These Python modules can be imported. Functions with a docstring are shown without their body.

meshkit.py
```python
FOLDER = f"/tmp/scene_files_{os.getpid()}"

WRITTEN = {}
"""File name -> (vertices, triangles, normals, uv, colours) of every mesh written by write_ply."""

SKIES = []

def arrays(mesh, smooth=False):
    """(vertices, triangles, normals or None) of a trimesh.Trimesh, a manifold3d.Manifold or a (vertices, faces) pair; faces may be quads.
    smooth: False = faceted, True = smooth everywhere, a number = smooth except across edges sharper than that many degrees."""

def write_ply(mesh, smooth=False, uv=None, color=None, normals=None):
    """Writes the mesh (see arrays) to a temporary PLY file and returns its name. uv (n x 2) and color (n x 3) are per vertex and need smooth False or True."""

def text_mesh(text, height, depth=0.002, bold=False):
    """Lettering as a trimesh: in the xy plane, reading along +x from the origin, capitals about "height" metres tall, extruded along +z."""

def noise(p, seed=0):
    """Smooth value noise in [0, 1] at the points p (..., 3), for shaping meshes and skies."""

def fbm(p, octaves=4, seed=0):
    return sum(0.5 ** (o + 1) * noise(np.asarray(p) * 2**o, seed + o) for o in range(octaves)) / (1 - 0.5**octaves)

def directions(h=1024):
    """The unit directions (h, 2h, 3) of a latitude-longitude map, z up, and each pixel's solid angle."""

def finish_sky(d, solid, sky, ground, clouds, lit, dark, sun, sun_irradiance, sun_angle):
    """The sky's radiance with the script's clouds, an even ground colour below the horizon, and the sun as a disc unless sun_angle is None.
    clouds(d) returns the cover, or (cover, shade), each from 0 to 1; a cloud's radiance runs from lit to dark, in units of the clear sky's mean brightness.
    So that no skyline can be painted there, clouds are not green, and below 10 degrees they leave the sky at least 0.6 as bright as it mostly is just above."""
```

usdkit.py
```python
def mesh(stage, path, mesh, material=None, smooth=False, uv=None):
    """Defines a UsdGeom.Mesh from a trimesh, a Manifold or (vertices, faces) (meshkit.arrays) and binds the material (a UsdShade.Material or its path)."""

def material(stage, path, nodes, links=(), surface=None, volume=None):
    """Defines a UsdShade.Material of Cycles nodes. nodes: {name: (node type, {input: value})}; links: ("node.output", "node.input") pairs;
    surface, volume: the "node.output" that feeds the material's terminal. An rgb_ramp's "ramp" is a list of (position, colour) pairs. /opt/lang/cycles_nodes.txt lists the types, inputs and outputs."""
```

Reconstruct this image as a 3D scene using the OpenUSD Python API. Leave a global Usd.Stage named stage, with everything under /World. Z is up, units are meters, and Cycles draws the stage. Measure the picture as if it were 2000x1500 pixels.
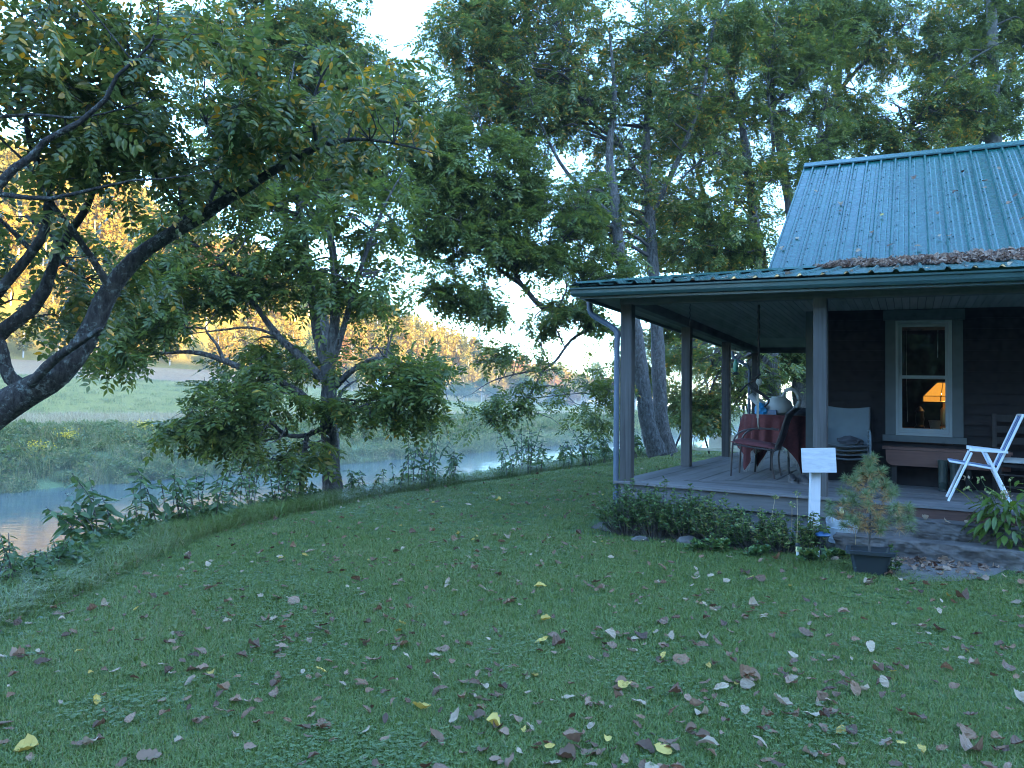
import math
import numpy as np
import trimesh
import usdkit, meshkit
import zlib
from scipy.spatial import cKDTree
from scipy.sparse import coo_matrix
from scipy.sparse.csgraph import connected_components
from pxr import Usd, UsdGeom, UsdLux, UsdShade, Gf, Sdf, Vt

stage = Usd.Stage.CreateInMemory()
UsdGeom.SetStageUpAxis(stage, UsdGeom.Tokens.z)
UsdGeom.SetStageMetersPerUnit(stage, 1.0)
world = UsdGeom.Xform.Define(stage, '/World')
UsdGeom.Scope.Define(stage, '/World/Looks')

# ------------------------------------------------------------------ camera, sky, sun, exposure
EYE = np.array([0, 0, 1.5]); FPX = 1512.4; PITCH = .0299; ROLL = .0118
EXPOSURE = 4.25
SUN_EL = math.radians(9.0); SUN_DIR2 = (.80, -.60)
SKY_STRENGTH = .15; SUN_INTENSITY = .5; SUN_COLOR = (1.0, .79, .36)
_c, _s = math.cos(PITCH), math.sin(PITCH)
FWD = np.array([0, _c, _s]); _u0 = np.array([0, -_s, _c])
RIGHT = math.cos(ROLL) * np.array([1., 0, 0]) + math.sin(ROLL) * _u0
UP = math.cos(ROLL) * _u0 - math.sin(ROLL) * np.array([1., 0, 0])
cam = UsdGeom.Camera.Define(stage, '/World/camera')
cam.CreateHorizontalApertureAttr(36.0); cam.CreateVerticalApertureAttr(27.0)
cam.CreateFocalLengthAttr(18.0 * FPX / 1000.0)
cam.CreateClippingRangeAttr(Gf.Vec2f(.05, 5000))
cam.CreateExposureAttr(EXPOSURE)
cam.AddTransformOp().Set(Gf.Matrix4d(*RIGHT, 0, *UP, 0, *(-FWD), 0, *EYE, 1))

SUN = np.array([SUN_DIR2[0] * math.cos(SUN_EL), SUN_DIR2[1] * math.cos(SUN_EL), math.sin(SUN_EL)])
sky_mat = usdkit.material(stage, '/World/Looks/sky', {
    's': ('sky_texture', {'sky_type': 'single_scattering', 'sun_disc': False, 'sun_elevation': SUN_EL,
                          'sun_rotation': math.atan2(SUN[0], SUN[1]), 'altitude': 600.0, 'air_density': 1.0, 'aerosol_density': .5, 'ozone_density': 3.5}),
    'b': ('background_shader', {'strength': SKY_STRENGTH})}, [('s.color', 'b.color')], surface='b.background')
dome = UsdLux.DomeLight.Define(stage, '/World/sky')
UsdShade.MaterialBindingAPI.Apply(dome.GetPrim()).Bind(sky_mat)
dome.GetPrim().SetCustomDataByKey('kind', 'structure')
sun = UsdLux.DistantLight.Define(stage, '/World/sun')
sun.CreateNormalizeAttr(True); sun.CreateIntensityAttr(SUN_INTENSITY); sun.CreateAngleAttr(.53); sun.CreateColorAttr(Gf.Vec3f(*SUN_COLOR))
_z = SUN; _x = np.cross([0, 0, 1.], _z); _x /= np.linalg.norm(_x); _y = np.cross(_z, _x)
sun.AddTransformOp().Set(Gf.Matrix4d(*_x, 0, *_y, 0, *_z, 0, 0, 0, 60, 1))

# ------------------------------------------------------------------ geometry of the view and of the cabin
def ray(px, py):
    d = RIGHT * (px - 1000) / FPX - UP * (py - 750) / FPX + FWD
    return d / d[1]
def at(px, py, d):
    return EYE + ray(px, py) * d
def ground(px, py, z=0.0):
    r = ray(px, py)
    return EYE + r * (z - EYE[2]) / r[2]
HA = -.4754; HSH = .0212; HO = np.array([1.3767, 9.872, .582])
HM = np.array([[math.cos(HA), -math.sin(HA), 0], [math.sin(HA), math.cos(HA), 0], [-HSH, 0, 1]])
HMI = np.linalg.inv(HM)
def hw(p):
    return HO + np.asarray(p, float) @ HM.T
def hp(px, py, ax, v):
    a = HMI @ (EYE - HO); b = HMI @ ray(px, py); k = 'XYZ'.index(ax)
    return a + (v - a[k]) / b[k] * b

# ------------------------------------------------------------------ scene helpers
used = {}
def numbered(parent, name):
    k = (parent, name); used[k] = used.get(k, -1) + 1
    return f'{parent}/{name}' + (f'_{used[k]:03d}' if used[k] else '')
LOC = {}
def tag(prim, label=None, cat=None, group=None, kind=None):
    for k, v in (('label', label), ('category', cat), ('group', group), ('kind', kind)):
        if v: prim.SetCustomDataByKey(k, v)
    return prim
def thing(name, label=None, cat=None, loc=(0, 0, 0), group=None, kind=None):
    path = numbered('/World', name)
    x = UsdGeom.Xform.Define(stage, path)
    x.AddTranslateOp().Set(Gf.Vec3d(*map(float, loc)))
    LOC[path] = np.asarray(loc, float)
    tag(x.GetPrim(), label, cat, group, kind)
    return path
def group_part(parent, name, label=None):
    path = numbered(parent, name)
    x = UsdGeom.Xform.Define(stage, path); LOC[path] = LOC[parent]
    if label: tag(x.GetPrim(), label)
    return path
def vf(mesh):
    v, f = _vf(mesh)
    if f.shape[1] == 4: f = np.vstack([f[:, [0, 1, 2]], f[:, [0, 2, 3]]])
    bad = (f[:, 0] == f[:, 1]) | (f[:, 1] == f[:, 2]) | (f[:, 0] == f[:, 2])
    return v, f[~bad]
def _vf(mesh):
    if isinstance(mesh, MB): return mesh.get()
    if hasattr(mesh, 'to_mesh') or hasattr(mesh, 'vertices'):
        v, f, _ = meshkit.arrays(mesh); return v, f
    return np.asarray(mesh[0], float), np.asarray(mesh[1], int)
TONED = set()
def tone(m, path, f, n, mat):
    """A random tone for each separate piece (leaf, blade, board) of the mesh, read by the materials in TONED."""
    if mat is None or mat.GetPath().name not in TONED: return
    if len(UsdGeom.Mesh(m).GetPointsAttr().Get()) != n: return
    g = coo_matrix((np.ones(len(f) * 2), (np.r_[f[:, 0], f[:, 0]], np.r_[f[:, 1], f[:, 2]])), (n, n))
    k, lab = connected_components(g, directed=False)
    t = np.random.default_rng(zlib.crc32(path.encode())).random(k)[lab]
    UsdGeom.PrimvarsAPI(m).CreatePrimvar('tone', Sdf.ValueTypeNames.FloatArray, 'vertex').Set(Vt.FloatArray.FromNumpy(t.astype(np.float32)))
def part(parent, name, mesh, mat, smooth=False, label=None, kind=None):
    v, f = vf(mesh)
    path = numbered(parent, name)
    m = usdkit.mesh(stage, path, (v - LOC.get(parent, np.zeros(3)), f), mat, smooth=smooth); tone(m.GetPrim(), path, f, len(v), mat)
    if label or kind: tag(m.GetPrim(), label, None, None, kind)
    return path
def single(name, mesh, mat, label=None, cat=None, group=None, kind=None, smooth=False):
    v, f = vf(mesh)
    path = numbered('/World', name)
    loc = np.array([v[:, 0].mean(), v[:, 1].mean(), v[:, 2].min()]) if kind != 'structure' else np.zeros(3)
    m = usdkit.mesh(stage, path, (v - loc, f), mat, smooth=smooth); tone(m.GetPrim(), path, f, len(v), mat)
    m.AddTranslateOp().Set(Gf.Vec3d(*map(float, loc)))
    tag(m.GetPrim(), label, cat, group, kind)
    return path

class MB:
    """Collects vertices and triangles."""
    def __init__(s): s.v = []; s.f = []; s.n = 0
    def add(s, v, f):
        v = np.asarray(v, float); f = np.asarray(f, int)
        if f.shape[1] == 4: f = np.vstack([f[:, [0, 1, 2]], f[:, [0, 2, 3]]])
        s.v.append(v); s.f.append(f + s.n); s.n += len(v); return s
    def get(s): return np.vstack(s.v), np.vstack(s.f)
    def box(s, x0, x1, y0, y1, z0, z1, fn=None):
        v = np.array([[x, y, z] for z in (z0, z1) for y in (y0, y1) for x in (x0, x1)], float)
        f = [[0, 2, 3, 1], [4, 5, 7, 6], [0, 1, 5, 4], [2, 6, 7, 3], [0, 4, 6, 2], [1, 3, 7, 5]]
        return s.add(fn(v) if fn else v, f)
    def tube(s, pts, rad, sides=8, cap=True, jit=0, rng=None):
        p = np.asarray(pts, float); n = len(p); rad = np.broadcast_to(rad, (n,))
        t = np.gradient(p, axis=0); t /= np.linalg.norm(t, axis=1, keepdims=True) + 1e-12
        ref = np.array([0, 0, 1.]) if abs(t[:, 2]).mean() < .8 else np.array([1., 0, 0])
        a = np.cross(t, ref); a /= np.linalg.norm(a, axis=1, keepdims=True) + 1e-12
        b = np.cross(t, a); ang = np.arange(sides) * 2 * np.pi / sides
        rr = rad[:, None] * (1 + (jit * (rng.random((n, sides)) - .5) if jit else np.zeros((n, sides))))
        v = p[:, None] + rr[..., None] * (np.cos(ang)[None, :, None] * a[:, None] + np.sin(ang)[None, :, None] * b[:, None])
        i, j = np.meshgrid(np.arange(n - 1), np.arange(sides), indexing='ij')
        q = np.stack([i * sides + j, i * sides + (j + 1) % sides, (i + 1) * sides + (j + 1) % sides, (i + 1) * sides + j], -1).reshape(-1, 4)
        f = np.vstack([q[:, [0, 1, 2]], q[:, [0, 2, 3]]]); v = v.reshape(-1, 3)
        if cap:
            k = len(v); v = np.vstack([v, p[0], p[-1]])
            e = [[k, (j + 1) % sides, j] for j in range(sides)] + [[k + 1, (n - 1) * sides + j, (n - 1) * sides + (j + 1) % sides] for j in range(sides)]
            f = np.vstack([f, e])
        return s.add(v, f)
    def lathe(s, prof, centre, sides=20, fn=None):
        prof = np.asarray(prof, float); ang = np.arange(sides) * 2 * np.pi / sides
        v = np.stack([np.cos(ang)[None] * prof[:, :1], np.sin(ang)[None] * prof[:, :1], np.repeat(prof[:, 1:2], sides, 1)], -1).reshape(-1, 3)
        i, j = np.meshgrid(np.arange(len(prof) - 1), np.arange(sides), indexing='ij')
        q = np.stack([i * sides + j, i * sides + (j + 1) % sides, (i + 1) * sides + (j + 1) % sides, (i + 1) * sides + j], -1).reshape(-1, 4)
        v = v + np.asarray(centre, float)
        return s.add(fn(v) if fn else v, q)
    def prism(s, poly, z0, z1, fn=None):
        """A convex or simple polygon (x, y) extruded from z0 to z1, fanned from its centre."""
        p = np.asarray(poly, float); n = len(p); c = p.mean(0)
        v = np.vstack([np.c_[p, np.full(n, z0)], np.c_[p, np.full(n, z1)], [[*c, z0], [*c, z1]]])
        f = []
        for i in range(n):
            j = (i + 1) % n
            f += [[i, j, n + j], [i, n + j, n + i], [2 * n, j, i], [2 * n + 1, n + i, n + j]]
        return s.add(fn(v) if fn else v, f)
def spline(pts, n):
    """Catmull-Rom through the points, n samples."""
    p = np.asarray(pts, float)
    if len(p) < 3: return p[0] + np.linspace(0, 1, n)[:, None] * (p[-1] - p[0])
    q = np.vstack([2 * p[0] - p[1], p, 2 * p[-1] - p[-2]]); u = np.linspace(0, len(p) - 1 - 1e-9, n)
    i = u.astype(int); t = (u - i)[:, None]
    a, b, c, d = q[i], q[i + 1], q[i + 2], q[i + 3]
    return .5 * (2 * b + (c - a) * t + (2 * a - 5 * b + 4 * c - d) * t ** 2 + (3 * b - a - 3 * c + d) * t ** 3)
def hbox(x0, x1, y0, y1, z0, z1): return MB().box(x0, x1, y0, y1, z0, z1, hw)

# ------------------------------------------------------------------ materials
MATS = {}
def mat(name, nodes, links, surface):
    m = usdkit.material(stage, f'/World/Looks/{name}', nodes, links, surface=surface)
    MATS[name] = m
    return m
def plain(name, col, rough=.6, var=.25, scale=6., bump=0., bscale=40., metallic=0., spec=.5, extra=None):
    lo = [c * (1 - var) for c in col]; hi = [min(1, c * (1 + var)) for c in col]
    n = {'g': ('geometry', {}), 'n': ('noise_texture', {'scale': scale, 'detail': 5.0, 'roughness': .6}),
         'r': ('rgb_ramp', {'ramp': [(.25, lo), (.75, hi)]}),
         'p': ('principled_bsdf', {'roughness': rough, 'metallic': metallic, 'specular_ior_level': spec, **(extra or {})})}
    l = [('g.position', 'n.vector'), ('n.fac', 'r.fac'), ('r.color', 'p.base_color')]
    if bump:
        n['n2'] = ('noise_texture', {'scale': bscale, 'detail': 4.0}); n['b'] = ('bump', {'strength': bump, 'distance': .01})
        l += [('g.position', 'n2.vector'), ('n2.fac', 'b.height'), ('b.normal', 'p.normal')]
    return mat(name, n, l, 'p.BSDF')
def wood(name, dark, light, axis, rough=.75, scale=1., knots=False, bump=.25):
    """Grained wood; axis: the cabin axis (X, Y or Z) the grain runs along."""
    TONED.add(name)
    st = {'X': (1.2, 40, 40), 'Y': (40, 1.2, 40), 'Z': (40, 40, 1.2)}[axis]
    n = {'g': ('geometry', {}), 'v': ('vector_rotate', {'rotate_type': 'z_axis', 'angle': -HA}),
         'm': ('mapping', {'scale': tuple(scale * x for x in st)}), 'n': ('noise_texture', {'scale': 1.0, 'detail': 6.0, 'roughness': .65, 'distortion': .4}),
         'm2': ('mapping', {'scale': tuple(scale * (1.5 if x > 2 else .5) for x in st)}), 'n2': ('noise_texture', {'scale': 1.6, 'detail': 3.0}),
         'mx': ('math', {'math_type': 'multiply_add', 'value2': .55, 'value3': 0.0}), 'ad': ('math', {'math_type': 'multiply_add', 'value2': .45}),
         'i': ('attribute', {'attribute': 'tone'}), 'ri': ('math', {'math_type': 'multiply_add', 'value2': .22, 'value3': -.11}), 'a2': ('math', {'math_type': 'add'}),
         'r': ('rgb_ramp', {'ramp': [(.3, dark), (.5, [(a + b) / 2 for a, b in zip(dark, light)]), (.72, light)]}),
         'p': ('principled_bsdf', {'roughness': rough, 'specular_ior_level': .3}), 'b': ('bump', {'strength': bump, 'distance': .004})}
    l = [('g.position', 'v.vector'), ('v.vector', 'm.vector'), ('m.vector', 'n.vector'), ('v.vector', 'm2.vector'), ('m2.vector', 'n2.vector'),
         ('n.fac', 'mx.value1'), ('n2.fac', 'ad.value1'), ('mx.value', 'ad.value3'), ('i.fac', 'ri.value1'), ('ri.value', 'a2.value1'), ('ad.value', 'a2.value2'),
         ('a2.value', 'r.fac'), ('r.color', 'p.base_color'), ('n.fac', 'b.height'), ('b.normal', 'p.normal')]
    return mat(name, n, l, 'p.BSDF')
def leafy(name, cols, trans=.35, rough=.45, spec=.5, patch=.5):
    """Leaves: one tone per leaf, drifting over the crown; cols: (position, colour) stops."""
    TONED.add(name)
    n = {'g': ('geometry', {}), 'n': ('noise_texture', {'scale': patch, 'detail': 2.0}),
         'a': ('math', {'math_type': 'multiply_add', 'value2': .5, 'value3': -.25}), 'ad': ('math', {'math_type': 'add', 'use_clamp': True}),
         'i': ('attribute', {'attribute': 'tone'}), 'o': ('object_info', {}), 'or': ('math', {'math_type': 'multiply_add', 'value2': .2, 'value3': -.1}), 'ao': ('math', {'math_type': 'add'}),
         'r': ('rgb_ramp', {'ramp': cols}), 'p': ('principled_bsdf', {'roughness': rough, 'specular_ior_level': spec}),
         't': ('translucent_bsdf', {}), 'h': ('hsv', {'hue': .47, 'saturation': 1.1, 'value': 1.5}), 'm': ('mix_closure', {'fac': trans})}
    l = [('g.position', 'n.vector'), ('n.fac', 'a.value1'), ('a.value', 'ad.value1'), ('o.random', 'or.value1'), ('or.value', 'ao.value1'), ('i.fac', 'ao.value2'), ('ao.value', 'ad.value2'), ('ad.value', 'r.fac'),
         ('r.color', 'p.base_color'), ('r.color', 'h.color'), ('h.color', 't.color'), ('p.BSDF', 'm.closure1'), ('t.BSDF', 'm.closure2')]
    return mat(name, n, l, 'm.closure')

leafy('walnut_leaf', [(0, (.056, .088, .022)), (.5, (.094, .128, .030)), (.82, (.12, .145, .028)), (.94, (.15, .16, .03)), (.98, (.34, .23, .035)), (1, (.40, .25, .04))], trans=.42, rough=.42)
leafy('near_leaf', [(0, (.055, .088, .024)), (.5, (.09, .12, .032)), (.84, (.13, .150, .036)), (.935, (.18, .165, .035)), (.96, (.44, .27, .05)), (1, (.50, .30, .05))], trans=.36, rough=.34, spec=.6)
leafy('tall_leaf', [(0, (.048, .080, .024)), (.5, (.082, .118, .034)), (.85, (.125, .150, .036)), (.97, (.20, .19, .04)), (1, (.36, .22, .04))], trans=.42, rough=.42)
leafy('weed_leaf', [(0, (.04, .08, .028)), (.6, (.065, .115, .038)), (1, (.11, .155, .045))], trans=.3, rough=.45)
leafy('shrub_leaf', [(0, (.035, .075, .022)), (.6, (.075, .13, .034)), (.9, (.12, .18, .045)), (1, (.22, .22, .07))], trans=.25, rough=.5)
leafy('pale_leaf', [(0, (.10, .16, .05)), (.6, (.20, .24, .08)), (1, (.38, .33, .14))], trans=.3, rough=.5)
leafy('hosta_leaf', [(0, (.07, .115, .02)), (.6, (.13, .18, .03)), (1, (.21, .24, .045))], trans=.3, rough=.38)
leafy('yellow_flower', [(0, (.55, .38, .02)), (1, (.75, .55, .05))], trans=.3)
leafy('needle_green', [(0, (.08, .125, .045)), (1, (.16, .20, .08))], trans=.2, rough=.5)
leafy('needle_brown', [(0, (.26, .15, .05)), (1, (.44, .27, .10))], trans=.2, rough=.6)
leafy('grass_blade', [(0, (.070, .115, .021)), (.5, (.104, .152, .031)), (.85, (.142, .180, .043)), (.96, (.24, .20, .08)), (1, (.28, .22, .10))], trans=.25, rough=.45, patch=.7)
leafy('clover_leaf', [(0, (.06, .10, .032)), (1, (.105, .15, .05))], trans=.25, rough=.5)
leafy('bank_leaf', [(0, (.06, .09, .025)), (.4, (.11, .145, .04)), (.75, (.19, .19, .055)), (1, (.32, .25, .09))], trans=.3, rough=.6, patch=.25)
leafy('straw', [(0, (.24, .18, .09)), (1, (.44, .34, .18))], trans=.2, rough=.7, patch=.2)
def forest(name, cols):
    leafy(name, cols, trans=.3, rough=.6, patch=.08)
forest('gold_foliage', [(0, (.13, .085, .007)), (.45, (.22, .15, .010)), (.8, (.28, .205, .016)), (1, (.27, .12, .012))])
forest('olive_foliage', [(0, (.06, .065, .01)), (.5, (.12, .105, .012)), (1, (.22, .16, .018))])
forest('orange_foliage', [(0, (.16, .055, .01)), (.5, (.25, .11, .015)), (1, (.28, .16, .025))])
forest('green_foliage', [(0, (.03, .06, .02)), (1, (.08, .11, .03))])
forest('conifer_foliage', [(0, (.012, .03, .018)), (1, (.03, .055, .03))])
DEAD = {}
for nm, lo, hi in (('brown_dead', (.07, .034, .017), (.22, .115, .055)), ('pale_dead', (.20, .14, .085), (.42, .31, .20)), ('purple_dead', (.10, .052, .026), (.27, .16, .095)), ('yellow_dead', (.34, .22, .04), (.54, .39, .09)), ('pile_dead', (.06, .03, .018), (.27, .18, .12))):
    leafy(nm, [(0, lo), (1, hi)], trans=.15, rough=.65, patch=9.)
def bark(name, dark, light, lichen=.0, scale=14.):
    n = {'g': ('geometry', {}), 'm': ('mapping', {'scale': (1, 1, .3)}), 'n': ('noise_texture', {'scale': scale * 1.4, 'detail': 7.0, 'roughness': .7}),
         'r': ('rgb_ramp', {'ramp': [(.3, dark), (.7, light)]}), 'n2': ('noise_texture', {'scale': 13.0, 'detail': 6.0, 'roughness': .75}),
         'r2': ('rgb_ramp', {'ramp': [(.54, (0, 0, 0)), (.62, (lichen, lichen, lichen))]}), 'mx': ('mix', {'color2': (.22, .245, .22)}),
         'p': ('principled_bsdf', {'roughness': .85, 'specular_ior_level': .25}), 'b': ('bump', {'strength': 1.0, 'distance': .05})}
    l = [('g.position', 'm.vector'), ('m.vector', 'n.vector'), ('n.fac', 'r.fac'), ('g.position', 'n2.vector'), ('n2.fac', 'r2.fac'),
         ('r.color', 'mx.color1'), ('r2.color', 'mx.fac'), ('mx.color', 'p.base_color'), ('n.fac', 'b.height'), ('b.normal', 'p.normal')]
    return mat(name, n, l, 'p.BSDF')
bark('walnut_bark', (.022, .019, .018), (.15, .138, .125), .4, 16.)
bark('dark_bark', (.010, .008, .008), (.10, .088, .08), .8, 20.)
bark('pale_bark', (.08, .075, .07), (.22, .21, .19), .4, 10.)
plain('twig', (.06, .05, .042), .8)
plain('far_trunk', (.36, .31, .26), .8)
wood('deck_wood_x', (.062, .058, .056), (.155, .148, .146), 'X')
wood('deck_wood_y', (.062, .058, .056), (.155, .148, .146), 'Y')
wood('post_wood', (.04, .037, .034), (.12, .113, .106), 'Z', scale=.8, bump=.5)
wood('sign_wood', (.36, .36, .365), (.58, .58, .59), 'X', scale=.8, bump=.5)
wood('sign_post_wood', (.40, .40, .41), (.62, .62, .63), 'Z', scale=.5)
wood('beam_wood', (.075, .072, .07), (.15, .145, .14), 'X')
wood('riser_wood', (.07, .035, .026), (.14, .074, .055), 'X')
wood('bench_wood', (.09, .045, .034), (.17, .09, .07), 'X', scale=.5)
wood('dark_wood', (.014, .012, .011), (.034, .029, .026), 'Z')
wood('ceiling_wood', (.15, .155, .15), (.23, .235, .23), 'Y', bump=.05)
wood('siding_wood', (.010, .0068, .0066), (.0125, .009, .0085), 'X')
plain('trim_paint', (.05, .062, .064), .55, .12)
plain('vinyl_white', (.19, .215, .22), .4, .06)
plain('gutter_paint', (.028, .062, .058), .35, .2, 3.)
plain('roof_screw', (.03, .05, .05), .4)
plain('downspout_paint', (.07, .09, .12), .4, .12)
n = {'g': ('geometry', {}), 'n': ('noise_texture', {'scale': .9, 'detail': 5.0, 'roughness': .6}), 'r': ('rgb_ramp', {'ramp': [(.3, (.002, .022, .018)), (.7, (.004, .034, .027))]}),
     'm': ('mapping', {'scale': (4, 4, .6)}), 'n3': ('noise_texture', {'scale': 3.0, 'detail': 6.0}), 'rr': ('map_range', {'from_min': .3, 'from_max': .7, 'to_min': .16, 'to_max': .30}),
     'n2': ('noise_texture', {'scale': 1.6, 'detail': 2.0}), 'b': ('bump', {'strength': .12, 'distance': .02}),
     'p': ('principled_bsdf', {'specular_ior_level': .42})}
mat('roof_metal', n, [('g.position', 'n.vector'), ('n.fac', 'r.fac'), ('r.color', 'p.base_color'), ('g.position', 'm.vector'), ('m.vector', 'n3.vector'), ('n3.fac', 'rr.value'), ('rr.result', 'p.roughness'),
                      ('g.position', 'n2.vector'), ('n2.fac', 'b.height'), ('b.normal', 'p.normal')], 'p.BSDF')
def glass(name):
    return mat(name, {'t': ('transparent_bsdf', {'color': (.93, .95, .94)}), 'g': ('glossy_bsdf', {'color': (1, 1, 1), 'roughness': .01}), 'f': ('fresnel', {'IOR': 1.5}), 'm': ('mix_closure', {})},
               [('f.fac', 'm.fac'), ('t.BSDF', 'm.closure1'), ('g.BSDF', 'm.closure2')], 'm.closure')
glass('window_glass')
def glow(name, col, strength):
    return mat(name, {'e': ('emission', {'color': col, 'strength': strength})}, [], 'e.emission')
plain('stone', (.078, .069, .062), .85, .5, 7., .8, 16.)
plain('gravel', (.105, .094, .086), .9, .45, 30., .8, 90.)
plain('soil', (.045, .036, .028), .95, .4, 12., .6, 60.)
plain('black_metal', (.02, .02, .022), .4)
plain('white_metal', (.62, .65, .68), .35, .06)
plain('galvanized', (.42, .45, .47), .42, .2, 10., metallic=.6)
plain('black_plastic', (.014, .019, .022), .45, .1)
plain('blue_plastic', (.03, .09, .20), .35, .1)
plain('cream_metal', (.55, .52, .40), .5, .15)
plain('blue_bag', (.03, .25, .50), .35, .25, 20.)
plain('pale_grey', (.36, .38, .38), .55, .12)
plain('dark_cloth', (.035, .036, .042), .9, .3)
plain('red_cloth', (.105, .024, .023), .9, .2, 25.)
plain('red_cushion', (.17, .048, .052), .9, .25, 18.)
plain('fringe', (.36, .33, .29), .9, .2)
plain('sling', (.10, .125, .135), .7, .1)
plain('dark_frame', (.045, .052, .056), .4)
plain('brown_metal', (.045, .034, .032), .4)
plain('rope', (.34, .31, .25), .9, .3, 60.)
plain('dark_rope', (.035, .035, .035), .9)
plain('web_blue', (.06, .16, .45), .6, .1)
plain('web_white', (.6, .64, .68), .6, .05)
plain('boot_rubber', (.018, .026, .022), .35)
plain('shoe_leather', (.022, .02, .02), .5)
plain('shoe_sole', (.10, .09, .085), .7)
plain('pale_cushion', (.34, .36, .34), .85, .1)
plain('green_glass', (.10, .30, .20), .2, .1)
plain('yellow_plastic', (.55, .47, .22), .5, .1)
plain('white_plastic', (.6, .6, .58), .4, .05)
plain('inside_wall', (.025, .018, .014), .8)
plain('inside_wood', (.13, .07, .04), .5)
plain('brass', (.45, .32, .14), .35, .1, metallic=.7)
plain('ceramic', (.30, .26, .22), .4)
plain('far_paint', (.7, .7, .7), .7, .05)

# ------------------------------------------------------------------ ground, river, far field, hills
WATER = -1.5
NY = np.array([-400, -60, -20, -10, 0, 6.2, 9, 11, 13.6, 17, 22, 27, 60, 120, 400.])
NX = np.array([-230, -46, -17, -8, -4.3, -4.1, -4.2, -3.7, -2.7, -.55, 1.9, 5.2, 24, 58, 216.])
def near_x(y): return np.interp(y, NY, NX)
RD = np.array([.492, .871]); RN = np.array([-.871, .492]); RA = np.array([-17.0, 25.5])
def nz(x, y, s, seed=0, o=4):
    p = np.stack(np.broadcast_arrays(x * s, y * s, 0 * x + .37 * seed), -1)
    return meshkit.fbm(p, o, seed) - .5
def lawn_z(x, y):
    d = (near_x(y) - x) * .87
    t = np.clip(d / 2.6, 0, 1)
    base = .05 * nz(x, y, .5, 3) + .10 * nz(x, y, .12, 4)
    return base - 2.1 * (t * t * (3 - 2 * t)) - .12 * np.clip((d + 1.2) / 1.2, 0, 1)
HL = np.array([-400, 0, 50, 92, 137, 176, 211, 246, 300, 600])
HH = np.array([44, 44, 44, 37, 27, 21, 13.5, 8, 4.5, 3.5])
def far_z(x, y):
    l = (x - RA[0]) * RD[0] + (y - RA[1]) * RD[1]; e = (x - RA[0]) * RN[0] + (y - RA[1]) * RN[1]
    knoll = np.interp(l, [-200, 75, 105, 160, 400], [4.3, 4.3, 2.6, 2.2, 2.0])
    base = np.interp(l, [-200, 75, 105, 160, 400], [6.5, 6.5, 3.2, 2.3, 2.0])
    h = np.interp(l, HL, HH)
    h = np.maximum(h * (1 + .18 * nz(x, y, .02, 7)), base + .5)
    z = np.where(e < 0, WATER + .35 * e, 0)
    def sm(a, b): t = np.clip((e - a) / (b - a), 0, 1); return t * t * (3 - 2 * t)
    z = np.where(e >= 0, WATER + (1.55) * sm(-1.5, 8) + .25 * sm(8, 30), z)
    z = np.where(e >= 0, z + (knoll - .3) * sm(28, 62) + (base - knoll) * sm(62, 76) + (h - base) * sm(74, 124), z)
    return z + np.where(e > 4, .25, .08) * nz(x, y, .35, 9) * np.clip(e / 3, 0, 1) + np.clip((e - 80) / 40, 0, 1) * 4 * nz(x, y, .03, 11)
def grid_mesh(X, Y, Z):
    r, c = X.shape
    i, j = np.meshgrid(np.arange(r - 1), np.arange(c - 1), indexing='ij'); k = i * c + j
    q = np.stack([k, k + 1, k + c + 1, k + c], -1).reshape(-1, 4)
    return np.stack([X, Y, Z], -1).reshape(-1, 3), np.vstack([q[:, [0, 1, 2]], q[:, [0, 2, 3]]])
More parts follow.
